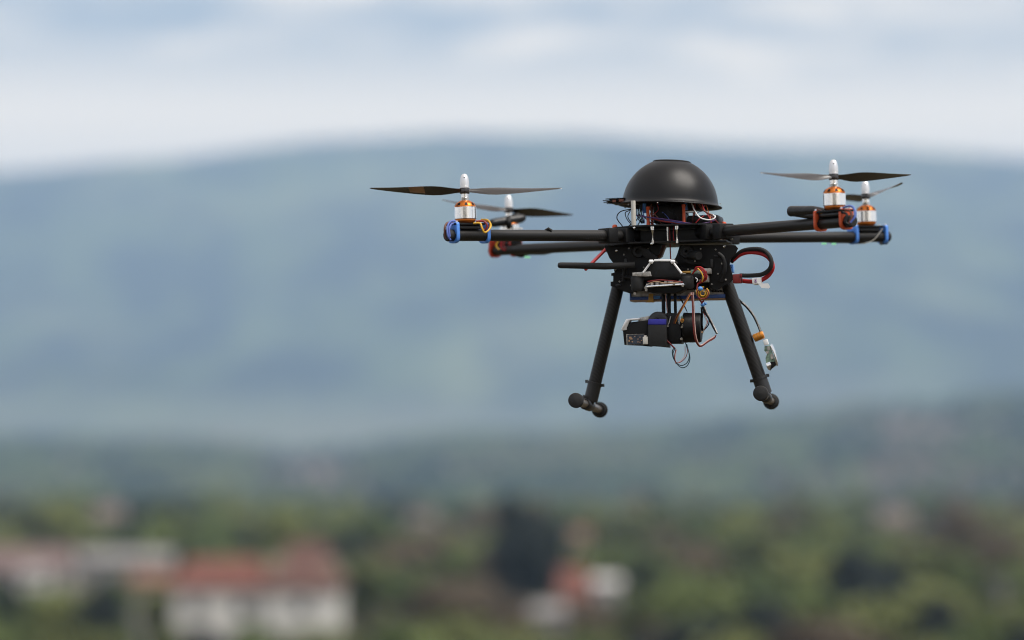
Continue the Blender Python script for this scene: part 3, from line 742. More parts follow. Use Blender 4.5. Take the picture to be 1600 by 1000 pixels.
MB().tube([P(852, 361, -.17), P(857, 357.5, -.17), P(862, 361, -.168)], px(2.5), 8).build('cable_tie', M['black'], A_)
# root clamps of the arms, between the plates
for key, un in (('A', 985), ('C', 1112), ('D', 1118), ('B', 975)):
    a = arms[key]; o, i = P(*a['o']), P(*a['i']); d = (o - i).normalized()
    for s in (.030, .062):
        p = i + d * s; fm_ = frame_at(p, d)
        MB().box((-.009, -.0135, -.0112), (.009, .0135, .0112), fm_).build('root_clamp', M['black'], bA[2] if key == 'A' else {'C': C_, 'D': D_, 'B': B_}[key], bevel=.0015)
for (u, v, y, m_) in [(960.5, 355, -.03, 'orange'), (1131, 350.5, .02, 'orange')]:
    MB().lathe([(px(4), -px(2)), (px(4.2), px(1)), (px(3.2), px(3.4)), (px(1), px(4.2)), (px(.1), px(4.2))], P(u, v, y), Z, 8).build('thumb_screw', M[m_], drone)

# ---- bolts, standoffs, posts
def post(name, u, v0, v1, y, prof, m, n=14):
    a = P(u, v1, y); b = P(u, v0, y); h = b.z - a.z
    return MB().lathe([(.0001, 0)] + [(px(r_), h * t) for t, r_ in prof] + [(.0001, h)], a, Z, n).build(name, M[m], drone)
hexp = [(0, 2.7), (.20, 2.7), (.22, 1.5), (.5, 1.4), (.70, 2.0), (.78, 2.6), (.80, 3.2), (1, 3.2)]
post('bolt', 1020, 354, 380.5, -.079, hexp, 'steel', 12)
post('bolt', 1058, 353, 380, -.079, hexp, 'steel', 12)
post('bolt', 1043.5, 354.5, 379.5, -.060, [(0, 1.8), (1, 1.8)], 'steel')
post('white_post', 990.5, 313.5, 354, -.070, [(0, 3.6), (.5, 3.7), (1, 3.6)], 'cream')
for (u, v, y) in [(991, 356.2, -.0765), (1018, 381, -.081), (1131, 372, -.07), (1126, 372.5, -.07), (963, 391.8, -.046), (1131.5, 385.2, -.046), (1143, 373, -.02)]:
    c = P(u, v, y); MB().lathe([(.0001, .0012), (px(1.8), .0008), (px(2.2), 0)], c, -Y, 10).build('screw_head', M['steel'], drone)
for (u, v0, v1, y, m_, r_) in [(1013, 323, 353, -.052, 'orange', 2.6), (1069, 319, 352, -.050, 'orange', 2.5), (1019, 322, 353, .03, 'orange', 2.2), (1085, 318, 350, .05, 'orange', 2.2), (1007.5, 318, 333, -.04, 'bluebead', 2.4), (1072, 315, 328, -.03, 'bluebead', 2.2)]:
    post('standoff', u, v0, v1, y, [(0, r_ + .4), (.12, r_ + .4), (.14, r_), (.86, r_), (.88, r_ + .4), (1, r_ + .4)], m_, 8)
b_ = MB(); pbox(b_, 1021, 1067, 319, 349, -.035, .045); b_.build('flight_controller', M['black'], drone, bevel=.003)
b_ = MB(); pbox(b_, 1073, 1123, 335, 351, -.035, .04); b_.build('radio_receiver', M['black'], drone, bevel=.004)
b_ = MB(); pbox(b_, 1071, 1083, 329.5, 332, -.045, -.030); b_.build('white_tab', M['white'], drone)
b_ = MB(); pbox(b_, 1017, 1078, 349.5, 353.5, -.045, .045); b_.build('foam_pad', M['rubber'], drone, bevel=.001)
# compass board at the left under the rim
b_ = MB()
pbox(b_, 949, 985, 308.5, 311, -.03, .03); pbox(b_, 946, 975, 312.5, 314.5, -.028, .026); pbox(b_, 954, 990, 315.5, 317.5, -.03, .03)
cbd = b_.build('compass_board', M['plate'], drone, bevel=.0004)
b_ = MB()
for k, (u, v) in enumerate([(942, 313.5), (943, 316.5), (946, 311), (948, 318)]):
    b_.tube([P(u, v, -.01 + .008 * k), P(u + 16, v, -.01 + .008 * k)], px(.8), 6)
b_.build('header_pin', M['black'], cbd)
MB().lathe([(px(.1), -px(1.5)), (px(9), -px(1)), (px(11), px(1)), (px(11), px(5))], P(975, 318.5, 0), Z, 20).build('mount_disc', M['tan'], cbd)
b_ = MB(); pbox(b_, 957, 962, 312, 316, -.032, -.029); pbox(b_, 967, 974, 311, 315, -.034, -.029); b_.build('component', M['brown'], cbd)

# ---- wiring under the dome
wire('signal_wire', [(998, 326, -.05), (985, 327, -.055), (969, 331, -.06), (964, 341, -.06), (973, 354, -.06)], .8, 'plate')
wire('signal_wire', [(1000, 322, -.045), (983, 329, -.05), (977, 333, -.05), (980, 343, -.05), (988, 352, -.05)], .7, 'plate')
wire('signal_wire', [(985, 329, -.05), (981, 338, -.05), (985, 346, -.05), (990, 350, -.05)], .7, 'plate')
for k in range(5):
    wire('signal_wire', [(996 + 2.2 * k, 320, -.04), (995 + 2.4 * k, 333, -.045), (998 + 2 * k, 343 - k, -.05), (1003 + k, 349, -.05)], .8, ['plate', 'plate', 'teal', 'plate', 'wblue'][k])
wire('signal_wire', [(994, 336, -.055), (1010, 339, -.06), (1035, 342, -.062), (1060, 346, -.062), (1085, 350, -.06), (1105, 348, -.055), (1119, 343, -.05)], 1.0, 'purple')
wire('signal_wire', [(1017, 340, -.055), (1032, 345, -.06), (1055, 348, -.06), (1075, 350, -.06), (1095, 351, -.055)], 1.4, 'redplug')
wire('signal_wire', [(1019, 341, -.056), (1036, 343, -.06), (1060, 347.5, -.061), (1080, 350, -.06)], 1.1, 'wblue')
wire('signal_wire', [(1081, 318, -.045), (1086, 330, -.055), (1094, 340, -.06), (1106, 343.5, -.062), (1115, 342, -.062), (1117.5, 338, -.06), (1114, 336, -.055)], 1.1, 'white')
wire('signal_wire', [(1090, 318, -.04), (1097, 327, -.05), (1106, 333, -.055), (1112, 335.5, -.055), (1116, 337, -.055)], 1.3, 'brown')
wire('signal_wire', [(1092, 318, -.035), (1102, 330, -.045), (1110, 335, -.05)], .9, 'owire')
wire('signal_wire', [(1100, 337, -.05), (1092, 343, -.055), (1086, 350, -.055)], .8, 'red')

rw = random.Random(12)
for k in range(16):
    u0 = rw.uniform(1000, 1105); u1 = u0 + rw.uniform(-22, 26); m1 = (u0 + u1) / 2 + rw.uniform(-9, 9); y0 = rw.uniform(-.062, -.02)
    wire('signal_wire', [(u0, 318, y0), (u0 + rw.uniform(-4, 4), 328, y0), (m1, rw.uniform(334, 347), y0 - .004), (u1, 353, y0)], rw.uniform(.5, 1.0), rw.choice(['plate', 'redplug', 'brown', 'plate', 'wblue', 'purple', 'red', 'plate', 'owire']), n=6, seg=6)
for (u, v) in [(975, 398), (983, 388), (1012, 389), (986, 446), (968, 440), (1095, 389), (1118, 390), (1128, 412), (1112, 444), (1134, 437), (1006, 418), (1086, 408), (1075, 421), (1122, 428), (962, 421)]:
    c = P(u, v, -.0455); MB().lathe([(.0001, .0014), (px(1.0), .0013), (px(1.5), .0006), (px(1.5), 0)], c, -Y, 10).build('screw_head', M['grey'], drone)
for (u0, u1, v0, v1) in [(962, 969, 444, 447), (1116, 1124, 398, 401), (1110, 1114, 405, 418), (976, 979, 404, 430)]:
    b_ = MB(); pbox(b_, u0, u1, v0, v1, -.0490, -.0452); b_.build('rib', M['shrink'], drone, bevel=.0006)

# ---- lower brackets that hold the legs
LB = [(944, 383), (1034, 383), (1030, 396), (1024, 404), (1014, 412), (1003, 424), (1000, 452), (986, 459), (973, 455), (965, 450), (954, 447), (954, 440), (958, 440), (958, 431), (955, 431), (955, 427), (960, 426), (958, 411), (952, 403), (949, 396), (946, 390)]
RB = [(1064, 383), (1149, 383), (1153, 388), (1149, 397), (1142, 404), (1140, 413), (1143, 424), (1146, 436), (1140, 443), (1131, 446), (1124, 452), (1116, 453), (1108, 447), (1106, 436), (1107, 420), (1096, 414), (1080, 413), (1068, 409), (1060, 400)]
for poly in (LB, RB):
    b_ = MB(); ppoly(b_, poly, -.045, -.041); br = b_.build('leg_bracket', M['plate'], drone, bevel=.0004, smooth=False)
    b_ = MB(); ppoly(b_, [(u + (2 if u < 1044 else -2), v) for u, v in poly], -.012, -.008); b_.build('inner_plate', M['plate'], br, smooth=False)
def disc(name, u, v, y, rpx, thick, m, parent=None, hole=0, ax=-Y, n=28):
    c = P(u, v, y)
    prof = [(px(hole) if hole else .0001, 0), (px(rpx), 0), (px(rpx), thick * .8), (px(rpx) * .92, thick), (px(hole) if hole else .0001, thick)]
    if hole: prof.append((px(hole), 0))
    return MB().lathe(prof, c, ax, n).build(name, M[m], parent or drone)
disc('damper_ring', 998, 393, -.046, 9.5, .007, 'black', hole=4.5)
disc('damper_ring', 1073, 393, -.046, 10.5, .008, 'black', hole=4)
disc('damper_ring', 1073, 393, -.048, 6, .008, 'rubber', hole=2.5)
MB().tube([P(1078, 398, -.05), P(1092, 399.5, -.07)], [px(7), px(6.4)], 20).build('gimbal_rod', M['rubber'], drone)
b_ = MB(); ppoly(b_, [(1003, 386), (1011, 388), (1027, 402), (1031, 409), (1024, 412), (1012, 404), (1004, 400)], -.056, -.050); b_.build('gimbal_arm', M['black'], drone, bevel=.0006)
b_ = MB(); ppoly(b_, [(1062, 384), (1068, 398), (1080, 404), (1100, 406), (1108, 416), (1100, 422), (1060, 417), (1052, 409), (1057, 400)], -.036, -.03); b_.build('gimbal_arm', M['black'], drone, bevel=.0006)
b_ = MB(); ppoly(b_, [(1020, 383), (1040, 383), (1033, 401), (1028, 404)], -.02, .0); b_.build('inner_strut', M['brown'], drone)
wire('signal_wire', [(1046, 352, -.05), (1047, 380, -.05), (1047.5, 395, -.05), (1048, 408, -.05)], 1.0, 'redplug')
wire('signal_wire', [(1064, 386, -.03), (1060, 396, -.03), (1055, 408, -.035)], 1.4, 'teal')
wire('signal_wire', [(1053, 352, -.055), (1052, 366, -.055), (1054, 381, -.055)], .7, 'red')
# sculpted right bracket ridge + battery sleeve bits
wire('bracket_ridge', [(1122, 396, -.05), (1130, 404, -.052), (1132, 420, -.052), (1126, 440, -.05)], 3.5, 'black')
wire('bracket_ridge', [(970, 432, -.05), (985, 434, -.052), (998, 436, -.05)], 3.0, 'black')
wire('bracket_ridge', [(966, 412, -.05), (975, 420, -.052), (974, 440, -.05)], 3.0, 'black')

# ---- antenna rod, red straw
q = [P(871.5, 414.5, -.075), P(872.5, 414.5, -.075), P(876, 414.5, -.075), P(905, 415, -.073), P(945, 416, -.070), P(960, 415.5, -.069), P(992, 413.5, -.066)]
MB().tube(q, [px(1.7), px(3.8), px(4.7), px(5.0), px(5.4), px(5.2), px(4.6)], 18).build('antenna', M['rubber'], drone)
MB().tube([P(948, 388, -.02), P(914.5, 421.5, -.05)], px(2.6), 12).build('red_straw', M['red'], drone)

# ---- gimbal head (centre)
g = empty('gimbal', (0, 0, 0), parent=drone)
b_ = MB(); ppoly(b_, [(1022, 408), (1049, 408), (1054, 414), (1062, 425), (1064, 434), (1010, 434), (1012, 425), (1017, 415)], -.085, -.045); b_.build('gimbal_controller', M['black'], g, bevel=.0012)
b_ = MB(); ppoly(b_, [(1022.5, 405), (1047.5, 405), (1049.5, 408.3), (1021, 408.3)], -.086, -.044); b_.build('white_pad', M['white'], g, bevel=.0003)
for u0, v0, u1, v1 in [(1017.5, 409, 1005, 426), (1051, 409, 1065, 427)]:
    MB().tube([P(u0, v0, -.09), P(u1, v1, -.09)], px(1.7), 8).build('zip_tie', M['white'], g)
    MB().tube([P(u0 - 3.2, v0 + .6, -.091), P(u0 - 2.2, v0, -.091), P(u0 + 2.2, v0, -.091), P(u0 + 3.2, v0 + .6, -.091)], [px(2), px(3.4), px(3.4), px(2)], 10).build('zip_tie_head', M['white'], g)
MB().tube([P(1049, 407, -.088), P(1053, 405.5, -.088), P(1058, 412, -.088)], px(1.6), 8).build('zip_tie', M['rubber'], g)
b_ = MB(); ppoly(b_, [(988, 426), (1016, 424), (1018, 431.5), (1006, 432), (988, 431.5)], -.088, -.05); b_.build('side_board', M['grey'], g, bevel=.0004)
b_ = MB(); ppoly(b_, [(1000, 431.5), (1090, 427), (1096, 429), (1096, 436), (1000, 437.5)], -.080, -.03); b_.build('gimbal_bar', M['plate'], g, bevel=.0006)
for u in (996.5, 1074.5):
    c0 = P(u, 455 if u < 1000 else 451, -.078); c1 = P(u, 431, -.078); h = c1.z - c0.z; rr = px(10.5)
    MB().lathe([(.0001, 0), (rr * .8, 0), (rr, h * .18), (rr * .96, h * .5), (rr, h * .82), (rr * .8, h), (.0001, h)], c0, Z, 28).build('rubber_damper', M['rubber'], g)
b_ = MB(); ppoly(b_, [(1008, 446.5), (1068, 442.5), (1070, 445.5), (1008, 449.5)], -.092, -.03); b_.build('gimbal_board', M['silver'], g, bevel=.0002)
b_ = MB(); rb = random.Random(4)
for k in range(16):
    u = 1010 + k * 3.4 + rb.uniform(-1, 1); vv = 445.8 - (u - 1008) * .065; hh = rb.uniform(2, 6.5)
    pbox(b_, u, u + rb.uniform(2, 5), vv - hh, vv + .3, -.090 + rb.uniform(0, .02), -.06)
b_.build('board_component', M['grey'], g, bevel=.0003)
wire('signal_wire', [(1012, 440, -.085), (1030, 437.5, -.088), (1050, 439, -.088), (1068, 441, -.085)], .9, 'redplug')
wire('signal_wire', [(1014, 443, -.089), (1025, 440, -.092), (1040, 442.5, -.092), (1060, 441, -.089)], .8, 'tan')
b_ = MB(); ppoly(b_, [(1004, 450), (1070, 446.5), (1068, 453), (1058, 458), (1020, 458), (1008, 454)], -.085, -.04); b_.build('gimbal_base', M['plate'], g, bevel=.001)
for (u, v) in [(1009, 449.5), (1067, 446.5), (1053, 444), (992, 458.5), (1010, 453)]:
    disc('bolt_head', u, v, -.093, 2.2, .002, 'steel', g)
# connectors on the right
for (u0, u1, v0, v1, m_) in [(1064, 1080, 423, 427.5, 'gold_part'), (1079, 1092, 421, 429, 'pcbgreen'), (1090, 1110, 419, 428, 'grey'), (1092, 1106, 430, 441, 'grey'), (1064, 1072, 427, 430, 'grey'), (1086, 1100, 452, 457, 'grey')]:
    b_ = MB(); pbox(b_, u0, u1, v0, v1, -.072, -.05); b_.build('connector', M[m_], g, bevel=.0008)
# black filler behind
b_ = MB(); ppoly(b_, [(996, 410), (1016, 412), (1064, 412), (1108, 416), (1108, 452), (1000, 454)], -.036, -.013); b_.build('centre_plate', M['plate'], drone, smooth=False)

# ---- battery slung behind
bt = empty('battery', (0, 0, 0), parent=drone)
b_ = MB(); ppoly(b_, [(986, 454), (1133, 449), (1133, 461), (986, 464)], -.005, .05); b_.build('cell_pack', M['battlabel'], bt, bevel=.0015)
b_ = MB(); ppoly(b_, [(983.5, 452), (986, 452), (986, 464.5), (1133, 459.5), (1133, 465.5), (984, 469)], -.008, .052); b_.build('blue_wrap', M['dkblue'], bt, bevel=.0005)
b_ = MB(); ppoly(b_, [(984, 469), (1133, 465.6), (1133, 467.4), (984, 471)], -.007, .052); b_.build('wood_strip', M['tan'], bt)
b_ = MB(); ppoly(b_, [(1013.5, 459), (1020, 459), (1021, 470), (1022, 472.5), (1008, 472.5), (1013, 469)], -.014, -.009); b_.build('tape_tab', M['gold_part'], bt)
b_ = MB(); ppoly(b_, [(1020.5, 462), (1031, 462), (1031, 466.5), (1020.5, 467)], -.012, -.009); b_.build('blue_tab', M['bluebead'], bt)
b_ = MB()
for k in range(9):
    pbox(b_, 1110 + k * 2.4, 1111.5 + k * 2.4, 453.0 + (k % 3) * .6, 456.5, -.008, -.0052)
b_.build('label_print', M['black'], bt)

# ---- gimbal posts and camera
for (u, r_) in [(1037, 3.0), (1045.5, 3.0), (1055.5, 2.3)]:
    MB().tube([P(u - .6, 456, -.05), P(u, 490, -.05)], px(r_), 12).build('gimbal_post', M['plate'], g)
wire('signal_wire', [(1039.5, 458, -.056), (1041, 470, -.058), (1042, 482, -.056), (1043, 490, -.052)], .8, 'pink', g)
wire('signal_wire', [(1060, 463, -.04), (1067, 474, -.04), (1073, 486, -.04)], .6, 'plate', g)
wire('signal_wire', [(1062, 462, -.04), (1069, 476, -.04), (1074, 488, -.04)], .6, 'plate', g)
cm = empty('camera', (0, 0, 0), parent=drone)
b_ = MB(); ppoly(b_, [(973, 516), (981, 504), (1014, 500), (1014, 541.5), (1000, 540), (975.5, 539)], -.075, -.030); b_.build('camera_body', M['plate'], cm, bevel=.0008)
b_ = MB(); ppoly(b_, [(971, 512.5), (978, 498.5), (999, 496.5), (999, 499.6), (984, 500.6), (979, 512), (979, 515.5), (971, 516.5)], -.079, -.055); b_  .build('silver_bracket', M['whitemetal'], cm, bevel=.0004)
b_ = MB(); ppoly(b_, [(997, 499), (1001, 496), (1015, 493.5), (1015, 505), (998, 505.5)], -.070, -.04); b_.build('top_cover', M['grey'], cm, bevel=.0006)
b_ = MB(); pbox(b_, 979.5, 1006, 522.5, 538.2, -.0775, -.0752); pc = b_.build('circuit_board', M['pcb'], cm)
b_ = MB(); pbox(b_, 979, 1006.5, 521.6, 523, -.0785, -.0755); pbox(b_, 979, 980, 522, 538.5, -.0785, -.0755); pbox(b_, 979, 1006.5, 537.6, 538.6, -.0785, -.0755); b_.build('board_edge', M['grey'], pc)
b_ = MB()
for (u0, u1, v0, v1) in [(983, 986.5, 526, 529), (982, 984, 531, 534), (987, 989, 533, 535), (991, 992.5, 525, 526.5), (996, 997.5, 529, 530.5), (999, 1000.5, 526, 527.5), (1001.5, 1003, 531, 532.5), (996, 997.5, 533.5, 535), (999, 1000.5, 534, 535.2), (984, 988, 528, 530.5)]:
    pbox(b_, u0, u1, v0, v1, -.0790, -.0776)
b_.build('chip', M['tan'], pc)
b_ = MB(); pbox(b_, 1004.5, 1012, 526, 538, -.081, -.0753); pbox(b_, 1006, 1010, 524, 526.2, -.080, -.0753); b_.build('plug', M['cream'], pc, bevel=.0004)
# pan motor on top with velcro strap
c0 = P(1028, 503, -.076); rr = px(16)
MB().lathe([(rr * .35, -.001), (rr * .38, 0), (rr * .8, 0), (rr * .95, .001), (rr, .003), (rr, .040), (rr * .9, .043), (.0001, .043)], c0, Y, 40).build('tilt_motor', M['shrink'], cm)
MB().lathe([(.0001, 0), (rr * .34, 0), (rr * .34, .002), (.0001, .002)], c0 - Y * .0015, Y, 24).build('motor_hub', M['plate'], cm)
b_ = MB(); ppoly(b_, [(1012.5, 507), (1041, 507), (1041.5, 543), (1030, 541.5), (1013, 540.5)], -.082, -.028); b_.build('strap', M['rubber'], cm, bevel=.0012)
b_ = MB(); ppoly(b_, [(1013, 498.5), (1040.5, 498.5), (1040.5, 507.2), (1012, 507.2)], -.0825, -.028); b_.build('blue_band', M['blueband'], cm, bevel=.0008)
b_ = MB(); ppoly(b_, [(1041, 489), (1057, 489), (1058, 506), (1064, 508), (1064, 537), (1043, 537), (1041, 530)], -.070, -.03); b_.build('yoke', M['plate'], cm, bevel=.0008)
wire('yoke_edge', [(1048, 494, -.072), (1045, 505, -.073), (1041.5, 509, -.073)], .8, 'grey', cm)
# roll motor: horizontal cylinder
c0 = P(1067.5, 512, -.05); c1 = P(1096, 512, -.05); Lm = (c1 - c0).length; rr = px(23.3)
rm = MB().lathe([(.0001, 0), (rr * .9, 0), (rr, .001), (rr, Lm * .22), (rr * .985, Lm * .24), (rr * .985, Lm * .92), (rr * .93, Lm), (.0001, Lm)], c0, (c1 - c0), 44).build('roll_motor', M['plate'], cm)
MB().lathe([(.0001, 0), (rr * .55, 0), (rr * .55, px(4)), (.0001, px(4))], c0 - (c1 - c0).normalized() * px(4), (c1 - c0), 24).build('motor_neck', M['rubber'], cm)
for (u, v, m_, r_) in [(1066, 500.5, 'flexgold', 3.0), (1065.5, 496, 'pcbgreen', 2.0), (1066, 502, 'gold_part', 2.4), (1060.5, 503, 'steel', 1.2), (1065.5, 511, 'steel', 1.7), (1065, 529.5, 'silver', 2.0), (1066.5, 508, 'steel', .9), (1097, 519, 'tan', 1.4), (1044, 509.5, 'steel', 1.4)]:
    disc('terminal', u, v, -.072, r_, .003, m_, cm)

# ---- wiring round the gimbal
def cable(pts, r_, m_, y=-.085, name='cable'): return wire(name, pts, r_, m_, g, y)
for k, m_ in enumerate(['brown', 'redplug', 'owire']):
    o_ = k * 1.25
    cable([(1077.5 + o_, 458, -.085), (1072 + o_, 468, -.088), (1064 + o_, 482, -.09), (1057 + o_, 494, -.085), (1052.5 + o_, 505, -.078)], .85, ['brown', 'brown', 'flexgold'][k] if k != 2 else 'flexgold')
    cable([(1080.5 + o_, 457, -.085), (1082 + o_, 480, -.09), (1083 + o_, 505, -.092), (1085 + o_, 525, -.09), (1089 + o_, 537, -.085), (1095 + o_ * .5, 541.5 - o_, -.08), (1106, 534.5 - o_, -.075), (1116, 528.5 - o_, -.07), (1119, 523, -.07)], .85, ['redplug', 'brown', 'pink'][k])
cable([(1080, 457, -.09), (1080.5, 461, -.09)], 1.4, 'pink')
for k in range(3):
    cable([(1097 + k * 1.6, 478, -.06), (1101 + k * 1.6, 488, -.06), (1108 + k, 499, -.06), (1113 + k, 509, -.06), (1119.5 + k * .6, 521, -.065)], 1.2, ['plate', 'plate', 'grey'][k])
cable([(1096, 480, -.055), (1097, 492, -.055), (1096.5, 505, -.055), (1097.5, 516, -.05)], 1.6, 'plate')
cable([(1099, 486, -.055), (1102, 496, -.055), (1105, 503, -.055), (1102, 511, -.055), (1097.5, 519, -.05)], 1.1, 'redplug')
cable([(1100, 492, -.058), (1103, 499, -.058), (1104, 505, -.058), (1100.5, 513, -.058), (1098, 521, -.05)], .7, 'white')
cable([(1101, 486, -.05), (1107, 497, -.05), (1107, 507, -.05), (1100, 516, -.05)], .9, 'plate')
# coils and beads
for k in range(3):
    cable([(1084 - k, 424 + k * 2, -.085), (1088, 417.5 + k * 2.2, -.095), (1096, 418 + k * 2, -.1), (1103 - k * 1.5, 426, -.1), (1104 - k * 2, 435, -.098), (1097 - k, 441, -.092), (1090, 443.5, -.088)], 1.1, ['red', 'redplug', 'red'][k])
cable([(1090, 419, -.1), (1096, 426, -.102), (1098.5, 434, -.102), (1097, 440, -.098)], 1.0, 'yellow')
cable([(1092, 442, -.098), (1097, 436, -.1), (1103, 432, -.1), (1104, 424, -.1)], .9, 'redplug')
cable([(1087, 434, -.09), (1090, 437, -.095), (1088.5, 440.5, -.095)], .8, 'white')
for k, (r_, m_) in enumerate([(9.4, 'yellow'), (8.0, 'plate'), (6.8, 'yellow'), (5.2, 'plate'), (4.2, 'yellow'), (8.8, 'redplug')]):
    cy_ = -.095 - .002 * k
    cable([(1098 + math.cos(a) * r_ * 1.0, 457.5 + math.sin(a) * r_ * .95 + k * .25, cy_) for a in [-.9 + j * 2 * PI * .93 / 12 for j in range(13)]], 1.05, m_)
cable([(1090, 444, -.09), (1089, 455, -.094), (1093, 467, -.094), (1097, 474, -.09)], 1.3, 'redplug')
cable([(1091, 463, -.097), (1096, 468, -.098), (1103, 465.5, -.098)], 1.1, 'yellow')
cable([(1093, 466, -.094), (1096, 472, -.094), (1100, 470, -.094)], 1.3, 'redplug')
for (u, v, r_) in [(1094.3, 451, 3.9), (1098, 476, 3.6), (1102, 474.5, 2.4)]:
    c = P(u, v, -.108 if v < 460 else -.085); rr = px(r_)
    MB().lathe([(rr * math.cos(a), rr * math.sin(a) * .9) for a in [(-PI / 2 + PI * j / 10) for j in range(11)]], c, Vector((.2, 0, 1)), 18).build('cable_tie_bead', M['bluebead'], g)
# hanging loop below the camera
cable([(1041, 531, -.07), (1047, 537, -.07), (1052, 542, -.07), (1055, 545, -.07)], 1.3, 'redplug')
cable([(1054, 543, -.07), (1050.5, 549, -.07), (1052, 559, -.07), (1058, 568, -.07), (1066, 571, -.07), (1074, 566, -.07), (1077, 556, -.07), (1075, 546, -.07), (1071, 536, -.06)], .75, 'teal')
cable([(1055, 544, -.072), (1051.5, 553, -.072), (1055, 564, -.072), (1061, 572, -.072), (1067, 574.5, -.072), (1074, 571, -.072), (1078, 561, -.07), (1076, 549, -.068), (1073, 538, -.06)], .75, 'teal')
cable([(1056, 546, -.073), (1054, 557, -.073), (1056.5, 566, -.073), (1063, 566, -.07), (1071, 559, -.066), (1074, 549, -.062), (1072, 538, -.06)], .6, 'redplug')
cable([(1057, 546, -.071), (1055, 556, -.071), (1056, 568, -.071), (1064, 563.5, -.066), (1070, 555, -.062), (1070.5, 540, -.06)], .6, 'pink')

# ---- landing legs
def leg(top, foot, near, far, cu, rt0, rb0, sl0):
    lg = empty('landing_leg', (0, 0, 0), parent=drone)
    a, b = P(top[0], top[1], 0), P(foot[0], foot[1] - 1, 0); d = (b - a).normalized(); Lg = (b - a).length
    MB().tube([a, b - d * px(8)], [px(rt0), px(rb0)], 32).build('strut', M['carbon'], lg)
    k = P(cu[0], cu[1], 0); s = (k - a).dot(d); kc = a + d * s
    MB().tube([kc + d * px(1), b - d * px(5)], [px(sl0), px(sl0)], 32).build('sleeve', M['skidcollar'], lg)
    MB().lathe([(px(sl0) * .6, -px(1.9)), (px(sl0 + 2.4), -px(1.9)), (px(sl0 + 2.4), px(1.7)), (px(sl0) * .6, px(1.7))], kc, d, 32).build('collar', M['skidcollar'], lg)
    for sx in (-1, 1):
        q = kc + Vector((sx * px(sl0 + 2.4), 0, 0)) - d * (d.x * sx * px(sl0 + 2.4)); MB().box(q - Vector((px(2.4), px(3), px(2.4))), q + Vector((px(2.4), px(3), px(2.4)))).build('collar_lug', M['skidcollar'], lg, bevel=.0005)
    n_, f_ = P(*near), P(*far); sd_ = (f_ - n_).normalized(); mid = n_ + sd_ * ((b - n_).dot(sd_))
    MB().tube([n_, f_], px(6.0), 24).build('skid_tube', M['skid'], lg)
    MB().tube([mid - sd_ * px(24), mid - sd_ * px(22), mid + sd_ * px(22), mid + sd_ * px(24)], [px(7.4), px(8.8), px(8.8), px(7.4)], 28).build('tee_joint', M['skidcollar'], lg)
    MB().tube([mid - d * px(14), mid - d * px(2)], [px(sl0), px(sl0 * .85)], 24).build('tee_socket', M['skidcollar'], lg)
    for p, sgn, r_ in ((n_, -1, 11.6), (f_, 1, 12.6)):
        rr = px(r_); prof = [(rr * .55, -px(14)), (rr * .80, -px(13)), (rr * .84, -px(7)), (rr, -px(6)), (rr, px(1)), (rr * .93, px(3.4)), (rr * .75, px(4.4)), (.0001, px(5))]
        MB().lathe(prof, p, sd_ * sgn, 36).build('rubber_foot', M['rubber'], lg)
    return lg
leg((969, 434), (921.5, 633), (899.5, 625.5, -.105), (937.5, 640.5, .12), (927, 598.5), 9.8, 10.2, 11.0)
leg((1134, 438), (1197, 621), (1188.5, 614.5, -.105), (1205, 627.5, .12), (1186.5, 591), 10.2, 10.6, 11.4)

# ---- power lead loop at the right
wire('power_cable', [(1158, 438.5, -.03), (1172, 440, -.034), (1187, 438.5, -.04), (1200, 431, -.046), (1207, 420, -.05), (1206, 410, -.05), (1199, 401, -.05), (1187, 395.5, -.046), (1170, 394, -.04), (1156, 398, -.034), (1146, 406, -.028)], 3.4, 'red', n=14)
wire('power_cable', [(1156, 430.5, -.04), (1175, 430.5, -.044), (1191, 428.5, -.052), (1202, 421, -.058), (1205.5, 410, -.060), (1201, 398, -.058), (1191, 390.5, -.052), (1177, 389, -.046), (1161, 392, -.038), (1150, 400, -.032), (1143, 409, -.026)], 3.4, 'rubber', n=14)
b_ = MB(); pbox(b_, 1145, 1157, 428, 442.5, -.046, -.022); pbox(b_, 1156, 1160, 434.5, 442, -.04, -.026); pbox(b_, 1156, 1159, 427.5, 433, -.048, -.034)
b_.build('power_plug', M['redplug'], drone, bevel=.001)
b_ = MB(); ppoly(b_, [(1174.5, 434.5), (1189, 433.5), (1189.5, 441), (1184, 444), (1178, 445), (1175.5, 443)], -.0535, -.030); tg = b_.build('cable_tag', M['white'], drone, bevel=.0006)
b_ = MB(); ppoly(b_, [(1183, 441.5), (1190, 441.5), (1193, 443), (1200, 442.5), (1203.5, 448.5), (1201, 450.8), (1190, 450), (1186, 445)], -.0545, -.0530); b_.build('tag_flag', M['white'], tg)
b_ = MB()
for k in range(3):
    y0 = 435.2 + k * 2.3
    b_.tube([P(1179.2, y0, -.0541), P(1182, y0 + 1.6, -.0541)], px(.28), 5); b_.tube([P(1182, y0, -.0541), P(1179.2, y0 + 1.6, -.0541)], px(.28), 5)
b_.build('tag_marks', M['ink'], tg)
b_ = MB(); pbox(b_, 1140.5, 1145.5, 413, 426, -.03, -.012); bl = b_.build('blue_label', M['bluebead'], drone, bevel=.0006)
b_ = MB(); pbox(b_, 1141, 1142.6, 414, 425, -.0312, -.0302); pbox(b_, 1142.8, 1143.6, 417, 419, -.0312, -.0302); b_.build('label_print', M['dkblue'], bl)

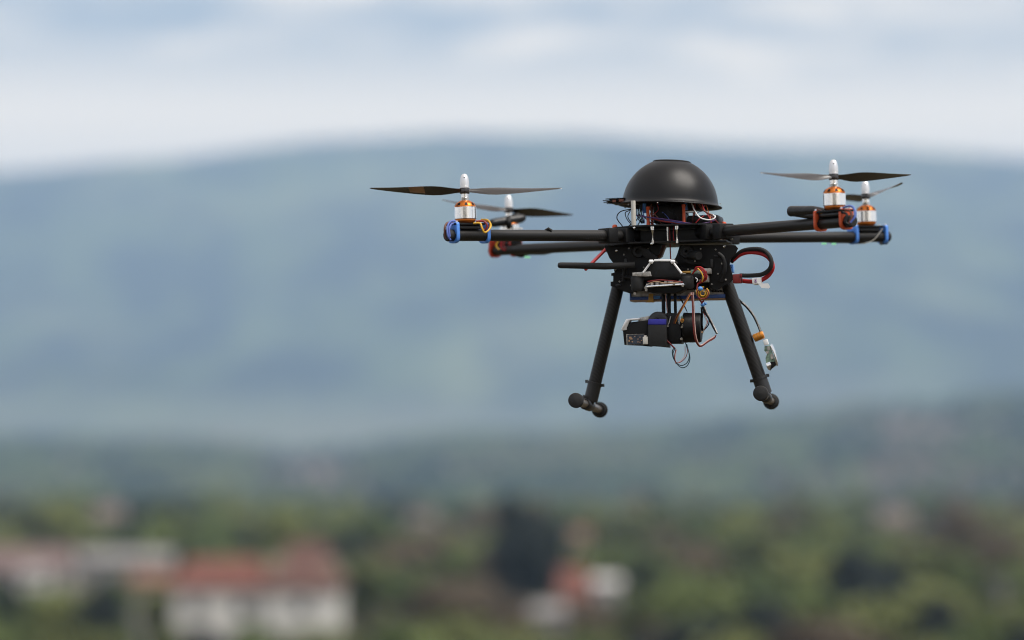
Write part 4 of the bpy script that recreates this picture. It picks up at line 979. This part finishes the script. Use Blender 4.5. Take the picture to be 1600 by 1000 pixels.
# ---- receiver antenna board hanging at the right leg
rc = empty('antenna_board', (0, 0, 0), parent=drone)
wire('coax', [(1152, 466, .012), (1158, 472, .010), (1167, 480, .006), (1177, 493, .002), (1184, 507, 0), (1190, 522, 0)], 1.9, 'plate', rc, n=10)
for k in range(2): wire('coax_strand', [(1160 + k, 472, -.002), (1170 + k, 482, -.003), (1180 + k, 497, -.004), (1189 + k, 520, -.004)], .5, 'grey', rc)
MB().tube([P(1177.5, 529, -.002), P(1178.5, 528.5, -.002), P(1192, 523, -.002), P(1193.5, 522.5, -.002)], [px(5), px(6.2), px(6.2), px(5)], 18).build('amber_coil', M['flexgold'], rc)
for k in range(3): MB().tube([P(1180.5 + 4 * k, 527.6 - 1.65 * k, -.002), P(1181.3 + 4 * k, 527.2 - 1.65 * k, -.002)], px(6.6), 18).build('coil_band', M['gold_part'], rc)
b_ = MB(); ppoly(b_, [(1192, 532), (1198.5, 529.5), (1201, 538), (1194.5, 540)], -.006, .002); b_.build('white_sleeve', M['white'], rc, bevel=.0005)
b_ = MB(); ppoly(b_, [(1194.5, 541), (1203, 539.5), (1212, 566), (1213, 571), (1206, 576), (1202, 579), (1198, 574), (1196, 560), (1199, 552), (1194, 548)], -.004, .001); b_.build('board', M['pcbgreen'], rc, bevel=.0004)
b_ = MB(); ppoly(b_, [(1204, 537.5), (1206.5, 537.5), (1211, 548), (1215.5, 567), (1214.5, 572), (1212.5, 570), (1209, 553), (1203.5, 541)], -.007, .003); b_.build('shield_edge', M['silver'], rc, bevel=.0003)
b_ = MB(); ppoly(b_, [(1196.5, 567.5), (1203, 565), (1205, 570), (1203, 579), (1199.5, 577)], -.009, .0); b_.build('shield_can', M['silver'], rc, bevel=.0004)
b_ = MB(); ppoly(b_, [(1204, 565), (1211, 565), (1212.5, 570), (1206, 576), (1203.8, 579), (1205, 570)], -.006, -.002); b_.build('dark_face', M['plate'], rc)
b_ = MB(); ppoly(b_, [(1198, 541.5), (1202.5, 541), (1204, 546), (1199.5, 547.5)], -.006, -.004); ppoly(b_, [(1196, 549), (1201, 548), (1202, 552), (1198, 553)], -.006, -.004); ppoly(b_, [(1203, 554), (1207.5, 553), (1209, 560), (1205, 562)], -.0055, -.004); b_.build('chip', M['grey'], rc)
